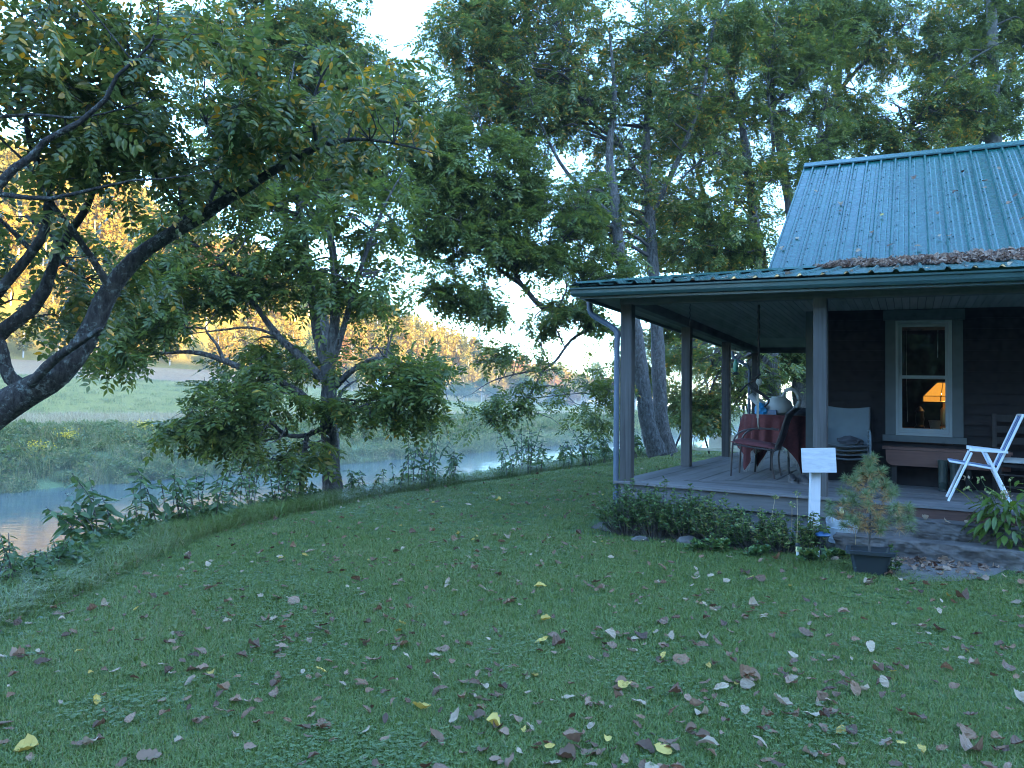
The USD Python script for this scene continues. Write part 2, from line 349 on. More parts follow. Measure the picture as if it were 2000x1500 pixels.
def terrain_mat(name, stops, scale, scale2, rough=.95, bump=.5, bdist=.05):
    n = {'g': ('geometry', {}), 'n': ('noise_texture', {'scale': scale, 'detail': 8.0, 'roughness': .65}), 'n2': ('noise_texture', {'scale': scale2, 'detail': 6.0, 'roughness': .7}),
         'a': ('math', {'math_type': 'multiply_add', 'value2': .5, 'value3': 0.}), 'b': ('math', {'math_type': 'multiply_add', 'value2': .5}),
         'r': ('rgb_ramp', {'ramp': stops}), 'p': ('principled_bsdf', {'roughness': rough, 'specular_ior_level': .2}), 'u': ('bump', {'strength': bump, 'distance': bdist})}
    return mat(name, n, [('g.position', 'n.vector'), ('g.position', 'n2.vector'), ('n.fac', 'a.value1'), ('n2.fac', 'b.value1'), ('a.value', 'b.value3'), ('b.value', 'r.fac'),
                         ('r.color', 'p.base_color'), ('n2.fac', 'u.height'), ('u.normal', 'p.normal')], 'p.BSDF')
terrain_mat('lawn_ground', [(.3, (.03, .055, .016)), (.5, (.045, .08, .022)), (.7, (.07, .095, .035))], .8, 30.)
terrain_mat('bank_ground', [(.3, (.09, .13, .05)), (.5, (.14, .18, .07)), (.7, (.22, .22, .11))], .3, 6.)
terrain_mat('dry_grass', [(.3, (.22, .15, .065)), (.5, (.28, .20, .09)), (.7, (.32, .25, .11))], .15, 5.)
terrain_mat('field_grass', [(.3, (.13, .125, .022)), (.5, (.20, .165, .034)), (.7, (.29, .21, .055))], .06, 3.)
terrain_mat('brown_meadow', [(.3, (.22, .115, .05)), (.5, (.29, .165, .08)), (.7, (.31, .21, .095))], .1, 4.)
terrain_mat('forest_floor', [(.3, (.10, .07, .02)), (.5, (.20, .14, .03)), (.7, (.30, .19, .04))], .1, 2.)
terrain_mat('dark_forest', [(.3, (.02, .035, .015)), (.7, (.05, .065, .025))], .1, 1.)
yy = np.concatenate([np.linspace(-60, 1, 16), np.linspace(2, 40, 153), np.linspace(42, 140, 40), [200, 400]])
tt = np.concatenate([[-3.4, -3.0], np.linspace(-2.7, 3, 40), np.linspace(3.3, 20, 60), [25, 35, 50, 90, 200]])
Yg, Tg = np.meshgrid(yy, tt, indexing='ij'); Xg = near_x(Yg) + Tg
single('lawn', grid_mesh(Xg, Yg, lawn_z(Xg, Yg)), MATS['lawn_ground'], 'mown green lawn sloping off to the river bank', 'lawn', kind='structure', smooth=True)
ll = np.concatenate([np.linspace(-300, -25, 24), np.linspace(-22, 160, 140), np.linspace(165, 420, 60)])
def far_sheet(name, es, m, label, cat):
    L, E = np.meshgrid(ll, np.asarray(es), indexing='ij')
    wob = np.where((E > es[0]) & (E < es[-1]), 0, 1) * 0
    X = RA[0] + L * RD[0] + E * RN[0]; Y = RA[1] + L * RD[1] + E * RN[1]
    single(name, grid_mesh(X, Y, far_z(X, Y)), MATS[m], label, cat, kind='structure', smooth=True)
far_sheet('far_river_bank', np.linspace(-2.5, 12, 24), 'bank_ground', 'weedy far bank of the river', 'river bank')
far_sheet('dry_field', np.linspace(12, 30, 12), 'dry_grass', 'strip of tan dry grass beyond the far bank', 'field')
far_sheet('green_field', np.linspace(30, 63, 24), 'field_grass', 'pale green misty field rising beyond the river', 'field')
far_sheet('brown_meadow', np.linspace(63, 77, 10), 'brown_meadow', 'strip of brown meadow at the foot of the hill', 'meadow')
far_sheet('wooded_hill', np.concatenate([np.linspace(77, 190, 48), [240, 320]]), 'forest_floor', 'hillside under the golden trees', 'hill')
n = {'g': ('geometry', {}), 'm': ('mapping', {'rotation': (0, 0, -1.056), 'scale': (.55, 1.6, 1)}), 'n': ('noise_texture', {'scale': 1.6, 'detail': 4.0, 'roughness': .55, 'distortion': .6}),
     'b': ('bump', {'strength': .10, 'distance': .09}), 'p': ('principled_bsdf', {'base_color': (.035, .045, .045), 'roughness': .06, 'ior': 1.33, 'specular_ior_level': .5})}
mat('river_water', n, [('g.position', 'm.vector'), ('m.vector', 'n.vector'), ('n.fac', 'b.height'), ('b.normal', 'p.normal')], 'p.BSDF')
L, E = np.meshgrid(np.linspace(-300, 420, 37), np.linspace(1.2, -70, 25), indexing='ij')
X = RA[0] + L * RD[0] + E * RN[0]; Y = RA[1] + L * RD[1] + E * RN[1]
keep = near_x(Y) - X
single('river', grid_mesh(np.minimum(X, near_x(Y) - 1.2), Y, 0 * X + WATER), MATS['river_water'], 'calm misty river reflecting the golden hill', 'river', kind='structure')
# the wooded ridge behind the viewpoint, which keeps the low sun off the valley floor
sd = np.array(SUN_DIR2) / np.hypot(*SUN_DIR2); sp = np.array([-sd[1], sd[0]])
A_, B_ = np.meshgrid(np.linspace(-460, 460, 70), np.concatenate([[70, 90], np.linspace(105, 260, 32), [320, 420]]), indexing='ij')
RIDGE_H = 54.0
zz = RIDGE_H * np.exp(-((B_ - 165) / 46.) ** 2) * (1 + .10 * nz(A_, B_, .012, 21)) + 3.0 * nz(A_, B_, .08, 22) - .8
single('ridge', grid_mesh(sd[0] * B_ + sp[0] * A_, sd[1] * B_ + sp[1] * A_, zz), MATS['dark_forest'], 'wooded ridge opposite the sunlit hill', 'hill', kind='structure', smooth=True)

# ------------------------------------------------------------------ the cabin
PW = .15; H = 2.247; PD = (0, 2.957, 5.982, 9.158); PX = 2.307; WY = 2.35; WX = 1.98; XR = 7.2; BACK = 10.9
CEIL = H + .13
cab = thing('cabin', 'dark cabin with green metal roof and a wraparound timber porch', 'cabin', hw((WX, WY, -.45)))
rng = np.random.default_rng(5)
# deck boards: along X on the front, along Y on the side, mitred on the diagonal from the corner post
bw, gap, th = .138, .006, .03
EX = -.06
def plank(pts, z1, dz=0.):
    return MB().prism(pts, z1 - th, z1, hw)
k = 0; y = EX
while y < WY:
    y1 = min(y + bw, WY)
    if y < 2.0: part(cab, 'deck_board', plank([(y, y), (XR, y), (XR, y1), (y1, y1)], rng.uniform(-.003, .002)), MATS['deck_wood_x'])
    else: part(cab, 'deck_board', plank([(WX + .0, y), (XR, y), (XR, y1), (WX + .0, y1)], rng.uniform(-.003, .002)), MATS['deck_wood_x'])
    y += bw + gap
x = EX
while x < WX - .02:
    x1 = min(x + bw, WX)
    part(cab, 'deck_board', plank([(x, x + gap), (x1, x1 + gap), (x1, PD[3] + .3), (x, PD[3] + .3)], rng.uniform(-.003, .002)), MATS['deck_wood_y'])
    x += bw + gap
part(cab, 'rim_joist', hbox(0, XR, -.02, .03, -.23, -.032), MATS['beam_wood'])
part(cab, 'rim_joist', hbox(-.02, .03, .03, PD[3] + .2, -.23, -.032), MATS['beam_wood'])
part(cab, 'skirt_board', hbox(.7, 3.0, .04, .07, -.62, -.233), MATS['beam_wood'])
part(cab, 'riser_board', hbox(2.75, XR, -.045, -.022, -.225, -.035), MATS['riser_wood'])
# posts with chamfered edges
def post(x, y, z0=-.02, z1=H, w=PW):
    c = .012
    p = [(x + c, y), (x + w - c, y), (x + w, y + c), (x + w, y + w - c), (x + w - c, y + w), (x + c, y + w), (x, y + w - c), (x, y + c)]
    part(cab, 'post', MB().prism(p, z0, z1, hw), MATS['post_wood'])
for y in PD: post(0, y, -.5 if y == 0 else 0)
post(PX, 0); post(PX + 2.45, 0)
# beams on the posts
part(cab, 'beam', hbox(-.01, XR, .01, .14, H, H + .20), MATS['beam_wood'])
part(cab, 'beam', hbox(.01, .14, .143, PD[3] + .15, H, H + .20), MATS['beam_wood'])
part(cab, 'beam', hbox(.143, WX - .003, PD[3], PD[3] + .13, H, H + .20), MATS['beam_wood'])
# ceiling boards, along Y over the front corner and the side, along X over the back bay
x = .145; 
while x < XR:
    x1 = min(x + .083, XR)
    part(cab, 'ceiling_board', hbox(x, x1, .143, (PD[2] + .6 if x < WX - .03 else WY - .003), CEIL, CEIL + .012), MATS['ceiling_wood'])
    x += .09
part(cab, 'ceiling_board', hbox(.145, WX - .003, PD[2] + .605, PD[3] - .003, CEIL - .004, CEIL + .012), MATS['ceiling_wood'])
# soffit, rafters and gutter
OV = .40
part(cab, 'soffit', hbox(-OV + .02, XR, -OV + .02, .008, H + .075, H + .09), MATS['ceiling_wood'])
part(cab, 'soffit', hbox(-OV + .02, -.012, .01, PD[3] + .5, H + .075, H + .09), MATS['ceiling_wood'])
part(cab, 'fascia', hbox(-OV, XR, -OV, -OV + .019, H + .03, H + .15), MATS['gutter_paint'])
part(cab, 'fascia', hbox(-OV, -OV + .019, -OV + .02, PD[3] + .55, H + .03, H + .15), MATS['gutter_paint'])
gp = [(-.0, .0), (-.05, .005), (-.085, .035), (-.09, .075), (-.112, .085), (-.115, .105), (-.105, .105), (-.10, .095), (-.082, .085), (-.075, .04), (-.05, .015), (-.0, .012)]
def gutter(ax, s0, s1):
    p = np.array(gp); v = []
    for s in (s0, s1):
        for a, b in p: v.append((s, -OV - .001 + a, H + .055 + b) if ax == 'X' else (-OV - .001 + a, s, H + .055 + b))
    n = len(p); f = []
    for i in range(n): f += [[i, (i + 1) % n, n + (i + 1) % n], [i, n + (i + 1) % n, n + i]]
    e = [[0, 1, 10], [0, 10, 11], [1, 2, 9], [1, 9, 10], [2, 3, 8], [2, 8, 9], [3, 4, 7], [3, 7, 8], [4, 5, 6], [4, 6, 7]]
    f += e + [[n + a, n + c, n + b] for a, b, c in e]
    part(cab, 'gutter', MB().add(hw(v), f), MATS['gutter_paint'])
gutter('X', -OV - .09, XR); gutter('Y', -OV + .0, PD[3] + .55)
# downspouts: elbow back from the gutter to the post
def downspout(y, zb):
    pts = spline([(-OV - .03, y, H + .06), (-OV - .03, y, H - .04), (-OV + .02, y, H - .13), (-.14, y, H - .27), (-.055, y, H - .36), (-.05, y, H - .5), (-.05, y, H - 1.0), (-.05, y, zb)], 26)
    part(cab, 'downspout', MB().tube(hw(pts), .036, 8), MATS['downspout_paint'], smooth=40)
downspout(.02, -.5); downspout(PD[3] + .03, -.5)
# porch roof: hipped at the corner; ribbed sheets
TH = math.radians(0)
E0 = -OV - .03; ZE = H + .20; RISE = (2.97 - ZE) / (WY - .12 - E0)
def roof_strip(name, fn, u0, u1, v0f, v1f, mt=MATS['roof_metal'], ribs=None):
    """A ribbed sheet: profile over u, from v0f(u) up the slope to v1f(u); fn(u, v, lift) gives cabin coordinates."""
    us, hs = [], []
    u = u0
    for r in ribs:
        for du, h in ((-.033, 0), (-.012, .03), (.012, .03), (.033, 0)):
            if u0 <= r + du <= u1: us.append(r + du); hs.append(h)
        for m_ in (.076, .152):
            for du, h in ((-.012, 0), (0, .0032), (.012, 0)):
                if u0 <= r + m_ + du <= u1: us.append(r + m_ + du); hs.append(h)
    us = np.array([u0] + us + [u1]); hs = np.array([0] + hs + [0])
    o = np.argsort(us, kind='stable'); us, hs = us[o], hs[o]
    v = []
    for u, h in zip(us, hs):
        a, b = v0f(u), max(v1f(u), v0f(u) + .001)
        for w in (a, b): v += [fn(u, w, h), fn(u, w, h - .006)]
    f = []
    for i in range(len(us) - 1):
        a, b = 4 * i, 4 * i + 4
        f += [[a, a + 2, b + 2], [a, b + 2, b], [a + 1, b + 3, a + 3], [a + 1, b + 1, b + 3], [a, b, b + 1], [a, b + 1, a + 1], [a + 2, a + 3, b + 3], [a + 2, b + 3, b + 2]]
    e = 4 * (len(us) - 1)
    f += [[0, 1, 3], [0, 3, 2], [e, e + 3, e + 1], [e, e + 2, e + 3]]
    part(cab, name, (hw(v), np.array(f)), mt)
RIB = .2365; PAN = 4 * RIB
front = lambda u, v, h: (u, E0 + v, ZE + RISE * v + h)
side = lambda u, v, h: (E0 + v, u, ZE + RISE * v + h)
HIPMAX = WY - .12 - E0
u = E0
while u < XR:
    u1 = min(u + PAN, XR)
    roof_strip('roof_sheet', front, u, u1, lambda a: 0., lambda a: min(a - E0, HIPMAX), ribs=[u + RIB * (i + .18) for i in range(4)])
    u = u1 + .001
u = E0
while u < PD[3] + .55:
    u1 = min(u + PAN, PD[3] + .55)
    roof_strip('roof_sheet', side, u, u1, lambda a: 0., lambda a: min(a - E0, WX - E0), ribs=[u + RIB * (i + .18) for i in range(4)])
    u = u1 + .001
hipa, hipb = np.array((E0 - .02, E0 - .02, ZE + .025)), np.array((E0 + HIPMAX, E0 + HIPMAX, ZE + RISE * HIPMAX + .03))
v = []
for p in (hipa, hipb): v += [p + (.10, -.10, -.022), p + (0, 0, .02), p + (-.10, .10, -.022), p + (0, 0, .012)]
part(cab, 'hip_cap', (hw(v), [[0, 1, 5, 4], [1, 2, 6, 5], [0, 4, 7, 3], [3, 7, 6, 2], [0, 3, 1, 1], [3, 2, 1, 1], [4, 5, 7, 7], [7, 5, 6, 6]]), MATS['roof_metal'])
# main roof
GX = 1.50; EY, EZ = 2.16, 2.96; RY, RZ = 6.5, 5.72
sl = np.array([0, RY - EY, RZ - EZ]); SL = np.linalg.norm(sl); sl /= SL; nr = np.array([0, -sl[2], sl[1]])
mainf = lambda u, v, h: tuple(np.array([u, EY, EZ]) + sl * v + nr * h)
u = GX
pan_starts = []
while u < XR:
    u1 = min(u + PAN, XR)
    roof_strip('roof_sheet', mainf, u, u1, lambda a: 0., lambda a: SL, ribs=[u + RIB * (i + .62) for i in range(4)])
    pan_starts.append(u); u = u1 + .001
slb = np.array([0, sl[1], -sl[2]]); nrb = np.array([0, sl[2], sl[1]])
part(cab, 'back_roof', MB().prism([(GX, 0), (XR, 0), (XR, SL), (GX, SL)], -.01, 0, lambda p: hw(np.array([0, RY, RZ]) + p[:, :1] * [1, 0, 0] + p[:, 1:2] * slb + p[:, 2:] * nrb)), MATS['roof_metal'])
v = []
for x in (GX - .03, XR): v += [(x, RY - .19, RZ - .085), (x, RY - .18, RZ - .058), (x, RY, RZ + .06), (x, RY + .18, RZ - .058), (x, RY, RZ + .045)]
part(cab, 'ridge_cap', (hw(v), [[0, 1, 6, 5], [1, 2, 7, 6], [2, 3, 8, 7], [3, 4, 9, 8], [4, 0, 5, 9], [0, 4, 1, 1], [4, 2, 1, 1], [4, 3, 2, 2]]), MATS['roof_metal'])
part(cab, 'gable_trim', MB().add(hw([mainf(GX - .03, a, b) for a in (0, SL) for b in (-.12, .012)] + [mainf(GX - .002, a, b) for a in (0, SL) for b in (-.12, .012)]), [[0, 2, 3, 1], [4, 5, 7, 6], [0, 1, 5, 4], [2, 6, 7, 3], [1, 3, 7, 5], [0, 4, 6, 2]]), MATS['roof_metal'])
scr = MB()
for x0 in np.arange(GX + RIB * .62, XR, RIB):
    for w in np.arange(.25, SL, .61):
        c = np.array(mainf(x0 + .055 + .0 * w, w + .08 * math.sin(x0 * 9), .003))
        b = [c + np.array([dx, 0, 0]) + sl * dv for dx, dv in ((-.008, -.008), (.008, -.008), (.008, .008), (-.008, .008))]
        scr.add(hw(b + [p + nr * .008 for p in b]), [[4, 5, 6, 7], [0, 1, 5, 4], [1, 2, 6, 5], [2, 3, 7, 6], [3, 0, 4, 7]])
part(cab, 'roof_screws', scr, MATS['roof_screw'], kind='stuff')
# gable end wall under the main roof, side wall, front wall boards
gw = [(WY, CEIL), (WY, EZ - .12), (RY, RZ - .14), (BACK, EZ - .2), (BACK, CEIL)]
v = [(WX + .02, a, b) for a, b in gw] + [(WX + .10, a, b) for a, b in gw]
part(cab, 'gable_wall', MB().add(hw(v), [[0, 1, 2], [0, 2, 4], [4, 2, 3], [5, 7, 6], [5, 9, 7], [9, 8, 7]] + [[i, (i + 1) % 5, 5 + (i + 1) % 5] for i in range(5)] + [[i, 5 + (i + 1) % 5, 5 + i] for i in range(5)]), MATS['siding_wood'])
WX0, WX1, WZ0, WZ1 = 3.115, 3.785, .70, 2.21          # window opening
z = 0.; bh = .14
while z < CEIL:
    z1 = min(z + bh, CEIL)
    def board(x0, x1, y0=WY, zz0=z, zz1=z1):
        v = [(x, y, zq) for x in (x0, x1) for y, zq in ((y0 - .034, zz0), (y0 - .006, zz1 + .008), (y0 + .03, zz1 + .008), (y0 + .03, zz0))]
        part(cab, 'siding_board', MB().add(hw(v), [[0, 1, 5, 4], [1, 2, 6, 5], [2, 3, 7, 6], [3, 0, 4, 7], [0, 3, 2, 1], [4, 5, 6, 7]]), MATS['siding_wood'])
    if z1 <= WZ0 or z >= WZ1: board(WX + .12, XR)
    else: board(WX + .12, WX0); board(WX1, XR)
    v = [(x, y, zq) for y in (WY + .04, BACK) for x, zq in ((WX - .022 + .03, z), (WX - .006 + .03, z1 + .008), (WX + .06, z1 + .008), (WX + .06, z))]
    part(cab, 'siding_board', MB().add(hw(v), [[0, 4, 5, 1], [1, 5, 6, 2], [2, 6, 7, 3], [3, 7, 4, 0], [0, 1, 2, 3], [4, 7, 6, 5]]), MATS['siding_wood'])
    z += bh
part(cab, 'corner_board', hbox(WX - .012, WX + .118, WY - .035, WY + .035, 0, CEIL), MATS['trim_paint'])
# window
win = group_part(cab, 'window')
part(win, 'side_trim', hbox(WX0 - .125, WX0 - .004, WY - .045, WY + .03, WZ0 - .03, WZ1 + .012), MATS['trim_paint'])
part(win, 'side_trim', hbox(WX1 + .004, WX1 + .125, WY - .045, WY + .03, WZ0 - .03, WZ1 + .012), MATS['trim_paint'])
part(win, 'head_trim', hbox(WX0 - .15, WX1 + .15, WY - .05, WY + .03, WZ1 + .015, WZ1 + .155), MATS['trim_paint'])
part(win, 'sill', hbox(WX0 - .16, WX1 + .16, WY - .08, WY + .03, WZ0 - .115, WZ0 - .033), MATS['trim_paint'])
def frame(x0, x1, z0, z1, w, y0, y1, wb=None):
    m = MB(); wb = wb or w
    m.box(x0, x0 + w, y0, y1, z0, z1, hw).box(x1 - w, x1, y0, y1, z0, z1, hw)
    m.box(x0 + w, x1 - w, y0 + .001, y1 - .001, z0, z0 + wb, hw).box(x0 + w, x1 - w, y0 + .001, y1 - .001, z1 - w, z1, hw)
    return m
part(win, 'frame', frame(WX0, WX1, WZ0 - .03, WZ1 + .01, .036, WY - .038, WY + .06), MATS['vinyl_white'])
ZM = 1.455
part(win, 'sash', frame(WX0 + .037, WX1 - .037, ZM - .02, WZ1 - .028, .042, WY + .02, WY + .045), MATS['vinyl_white'])
part(win, 'sash', frame(WX0 + .037, WX1 - .037, WZ0 + .008, ZM + .025, .042, WY - .02, WY + .015, .06), MATS['vinyl_white'])
part(win, 'pane', hbox(WX0 + .08, WX1 - .08, WY + .03, WY + .034, ZM + .02, WZ1 - .07), MATS['window_glass'])
part(win, 'pane', hbox(WX0 + .08, WX1 - .08, WY - .004, WY, WZ0 + .07, ZM - .017), MATS['window_glass'])
part(win, 'blind_rail', hbox(WX0 + .05, WX1 - .05, WY + .07, WY + .11, WZ1 - .11, WZ1 - .06), MATS['inside_wood'])
part(win, 'blind_wand', MB().tube(hw([(WX1 - .16, WY + .09, WZ1 - .11), (WX1 - .165, WY + .09, WZ1 - .48)]), .006, 6), MATS['vinyl_white'])
part(win, 'blind_cord', MB().tube(hw([(WX0 + .13, WY + .09, WZ1 - .11), (WX0 + .14, WY + .09, WZ0 + .15)]), .0025, 5), MATS['rope'])
# room behind the window
part(cab, 'inside_wall', hbox(2.2, 6.2, WY + 3.2, WY + 3.25, 0, 2.5), MATS['inside_wall'])
part(cab, 'inside_wall', hbox(2.15, 2.2, WY + .05, WY + 3.25, 0, 2.5), MATS['inside_wall'])
part(cab, 'inside_wall', hbox(6.2, 6.25, WY + .05, WY + 3.25, 0, 2.5), MATS['inside_wall'])
part(cab, 'inside_wall', hbox(2.2, WX0 - .002, WY + .052, WY + .06, 0, 2.5), MATS['inside_wall'])
part(cab, 'inside_wall', hbox(WX1 + .002, 6.2, WY + .052, WY + .06, 0, 2.5), MATS['inside_wall'])
part(cab, 'inside_floor', hbox(2.2, 6.2, WY + .05, WY + 3.2, -.05, 0), MATS['inside_wood'])
part(cab, 'inside_ceiling', hbox(2.2, 6.2, WY + .05, WY + 3.2, 2.46, 2.5), MATS['inside_wall'])

# ------------------------------------------------------------------ things on the porch
rng = np.random.default_rng(11)
FR = 'front of the porch'
def tubes(lst, r, sides=8):
    m = MB()
    for p in lst: m.tube(hw(p), r, sides)
    return m
def slab(pts, ax0, ax1, axis=1):
    """A polygon in the cabin's X-Z plane extruded along Y."""
    return MB().prism(pts, ax0, ax1, lambda p: hw(np.c_[p[:, 0], p[:, 2], p[:, 1]]))
# round table under its cloth
TC = np.array([1.52, 2.98]); TR = .52; TZ = .88
t = thing('table', 'round table hidden under the red fringed cloth, only its dark legs showing', 'table', hw((*TC, 0)))
part(t, 'tabletop', MB().lathe([(0, TZ - .03), (TR - .01, TZ - .03), (TR - .005, TZ - .015), (TR - .01, TZ - .006), (0, TZ - .006)], (*TC, 0), 32, hw), MATS['dark_wood'])
for a in (.5, 2.07, 3.64, 5.2):
    part(t, 'leg', tubes([[(TC[0] + .32 * math.cos(a), TC[1] + .32 * math.sin(a), TZ - .03), (TC[0] + .38 * math.cos(a), TC[1] + .38 * math.sin(a), 0)]], .016), MATS['black_metal'])
nth, nr_ = 160, 34
hs_ = .82; v = []; q0 = math.radians(-4)
th_ = np.arange(nth) * 2 * np.pi / nth
R_ = []
hem = []
for i in range(nr_):
    s = i / (nr_ - 1)
    a = th_ - q0 - math.pi / 4 + .0
    drop = np.clip(hs_ / np.maximum(np.abs(np.cos(th_ - q0)), np.abs(np.sin(th_ - q0))), 0, 1.2) - TR
    drop = np.minimum(drop * 1.35, TZ - .03)
    if s < .3: r = TR * s / .3 * np.ones(nth); z = TZ * np.ones(nth)
    else:
        u = (s - .3) / .7; d = u * drop
        fold = .035 * np.minimum(1, d / .25) * (np.sin(th_ * 17 + .8 * np.sin(th_ * 3)) + .5 * np.sin(th_ * 9 + 1))
        r = TR + .012 + np.minimum(d, .05) * .4 + .03 * u + fold; z = TZ - d
    v.append(np.stack([TC[0] + r * np.cos(th_), TC[1] + r * np.sin(th_), z], -1))
hem = v[-1]; v = np.array(v).reshape(-1, 3)
f = [[i * nth + j, i * nth + (j + 1) % nth, (i + 1) * nth + (j + 1) % nth, (i + 1) * nth + j] for i in range(nr_ - 1) for j in range(nth)]
cl = thing('tablecloth', 'dull red cloth with pale fringe draped over the round porch table', 'tablecloth', hw((*TC, .1)))
part(cl, 'cloth', MB().add(hw(v), f), MATS['red_cloth'], smooth=50)
fr = MB()
for j in range(nth * 3):
    a, b = hem[(j // 3) % nth], hem[(j // 3 + 1) % nth]; p = a + (b - a) * (j % 3) / 3
    dz = min(rng.uniform(.07, .10), p[2] - .005); o = rng.normal(0, .006, 2)
    w = (b - a) / np.linalg.norm(b - a) * .003
    fr.add(hw([p - w, p + w, p + (o[0], o[1], -dz) + w * .6, p + (o[0], o[1], -dz) - w * .6]), [[0, 1, 2, 3]])
part(cl, 'fringe', fr, MATS['fringe'], kind='stuff')
# pale watering jug on the table
J = np.array([1.52, 2.88, TZ + .002]); JS = 1.25
t = thing('watering_can', 'big pale grey watering can with a looped handle on the red cloth', 'watering can', hw(J))
prof = [(0, 0), (.12, 0), (.155, .03), (.165, .09), (.15, .15), (.115, .195), (.085, .205), (.08, .215), (.088, .222), (.07, .222), (.068, .2), (0, .19)]
part(t, 'body', MB().lathe(np.array(prof) * JS, J, 28, hw), MATS['pale_grey'], smooth=45)
sp_ = spline([J + JS * np.array((-.10, 0, .06)), J + JS * np.array((-.2, -.01, .12)), J + JS * np.array((-.28, -.02, .18)), J + JS * np.array((-.33, -.02, .235))], 10)
part(t, 'spout', MB().tube(hw(sp_), np.array([.085, .08, .072, .066, .06, .056, .052, .05, .048, .05]), 14), MATS['pale_grey'], smooth=45)
hp_ = spline([J + JS * np.array((.04, 0, .22)), J + JS * np.array((.09, 0, .30)), J + JS * np.array((.16, .0, .31)), J + JS * np.array((.215, 0, .25)), J + JS * np.array((.23, 0, .15)), J + JS * np.array((.17, 0, .06))], 18)
part(t, 'handle', MB().tube(hw(hp_), np.linspace(.022, .034, 18), 10), MATS['pale_grey'], smooth=45)
def crumple(c, rx, ry, rz, seed, amp=.25, flat=True, sub=3):
    m = trimesh.creation.icosphere(sub); v = np.array(m.vertices)
    d = meshkit.fbm(v * 2.2 + seed * 7, 4, seed) - .5
    v = v * (1 + amp * 2 * d[:, None]) * (rx, ry, rz)
    if flat: v[:, 2] = np.maximum(v[:, 2], -rz * .55) + rz * .55
    return hw(v + np.asarray(c)), np.array(m.faces)
single('plastic_bag', crumple((1.30, 2.66, TZ + .004), .10, .10, .11, 3, .34), MATS['blue_bag'], 'crumpled bright blue plastic bag on the red cloth', 'plastic bag', smooth=25)
single('blue_box', hbox(1.36, 1.52, 2.62, 2.72, TZ + .002, TZ + .075), MATS['blue_plastic'], 'small dark blue box beside the blue plastic bag on the table', 'box')
single('dark_bag', crumple((1.88, 2.72, TZ + .004), .17, .13, .075, 5, .3), MATS['dark_cloth'], 'dark cloth bag lying at the right end of the table', 'bag', smooth=25)
# metal armchair with a red cushion, facing left
YN, YF = 1.84, 2.46
t = thing('armchair', 'brown metal porch chair with curved arms in front of the red tablecloth', 'chair', hw((1.3, 2.15, 0)))
for y in (YN, YF):
    part(t, 'arm_frame', tubes([spline([(1.02, y, 0), (1.035, y, .3), (1.05, y, .47), (1.10, y, .585), (1.21, y, .655), (1.36, y, .685), (1.52, y, .69), (1.67, y, .685)], 26)], .0135), MATS['brown_metal'], smooth=40)
    part(t, 'leg', tubes([spline([(1.615, y, 0), (1.59, y, .12), (1.58, y, .28), (1.60, y, .39)], 10)], .0135), MATS['brown_metal'], smooth=40)
    part(t, 'back_post', tubes([[(1.60, y + .03, .37), (1.70, y + .03, .68), (1.77, y + .03, .90), (1.88, y + .03, 1.0)]], .013), MATS['brown_metal'], smooth=40)
part(t, 'seat_rail', tubes([[(1.05, YN, .45), (1.60, YN, .39)], [(1.05, YF, .45), (1.60, YF, .39)], [(1.05, YN, .45), (1.05, YF, .45)], [(1.60, YN, .39), (1.60, YF, .39)]], .012), MATS['brown_metal'])
bp = spline([(1.60, 0, .38), (1.66, 0, .55), (1.705, 0, .70), (1.77, 0, .90), (1.88, 0, .995)], 12)
v = [(p[0] + dx, y, p[2]) for p in bp for y in (YN + .045, YF - .045) for dx in (0, .02)]
f = []
for i in range(11):
    a = 4 * i; b = a + 4
    f += [[a, b, b + 2, a + 2], [a + 1, a + 3, b + 3, b + 1], [a, a + 1, b + 1, b], [a + 2, b + 2, b + 3, a + 3]]
f += [[0, 2, 3, 1], [44, 45, 47, 46]]
part(t, 'backrest', MB().add(hw(v), f), MATS['dark_frame'], smooth=40)
def pillow(x0, x1, y0, y1, zf, thick, seed, m=14):
    g = np.linspace(-1, 1, m); U, V = np.meshgrid(g, g, indexing='ij')
    edge = (1 - np.abs(U) ** 4) * (1 - np.abs(V) ** 4)
    X = (x0 + x1) / 2 + U * (x1 - x0) / 2 * (1 - .03 * V ** 2); Y = (y0 + y1) / 2 + V * (y1 - y0) / 2 * (1 - .03 * U ** 2)
    N = meshkit.fbm(np.stack([X * 6, Y * 6, 0 * X + seed], -1), 3, seed) - .5
    top = zf(X) + thick * (.35 + .65 * edge ** .5) + .02 * N; bot = zf(X) + .0 * X + thick * .2 * (1 - edge)
    a, fa = grid_mesh(X, Y, top); b, fb = grid_mesh(X, Y, bot)
    k = m * m; rim = [i for i in range(m)] + [i * m + m - 1 for i in range(1, m)] + [(m - 1) * m + j for j in range(m - 2, -1, -1)] + [i * m for i in range(m - 2, 0, -1)]
    fr_ = [[rim[i], rim[(i + 1) % len(rim)], k + rim[(i + 1) % len(rim)], k + rim[i]] for i in range(len(rim))]
    mb = MB().add(hw(np.vstack([a, b])), np.vstack([fa, fb[:, ::-1] + k])); mb.f.append(np.array([[q[0], q[1], q[2]] for q in fr_] + [[q[0], q[2], q[3]] for q in fr_])); return mb
single('seat_cushion', pillow(1.01, 1.62, YN - .03, YF, lambda X: .462 - (X - 1.05) * .11, .075, 2), MATS['red_cushion'], 'faded red tufted cushion on the seat of the metal porch chair', 'cushion', smooth=50)
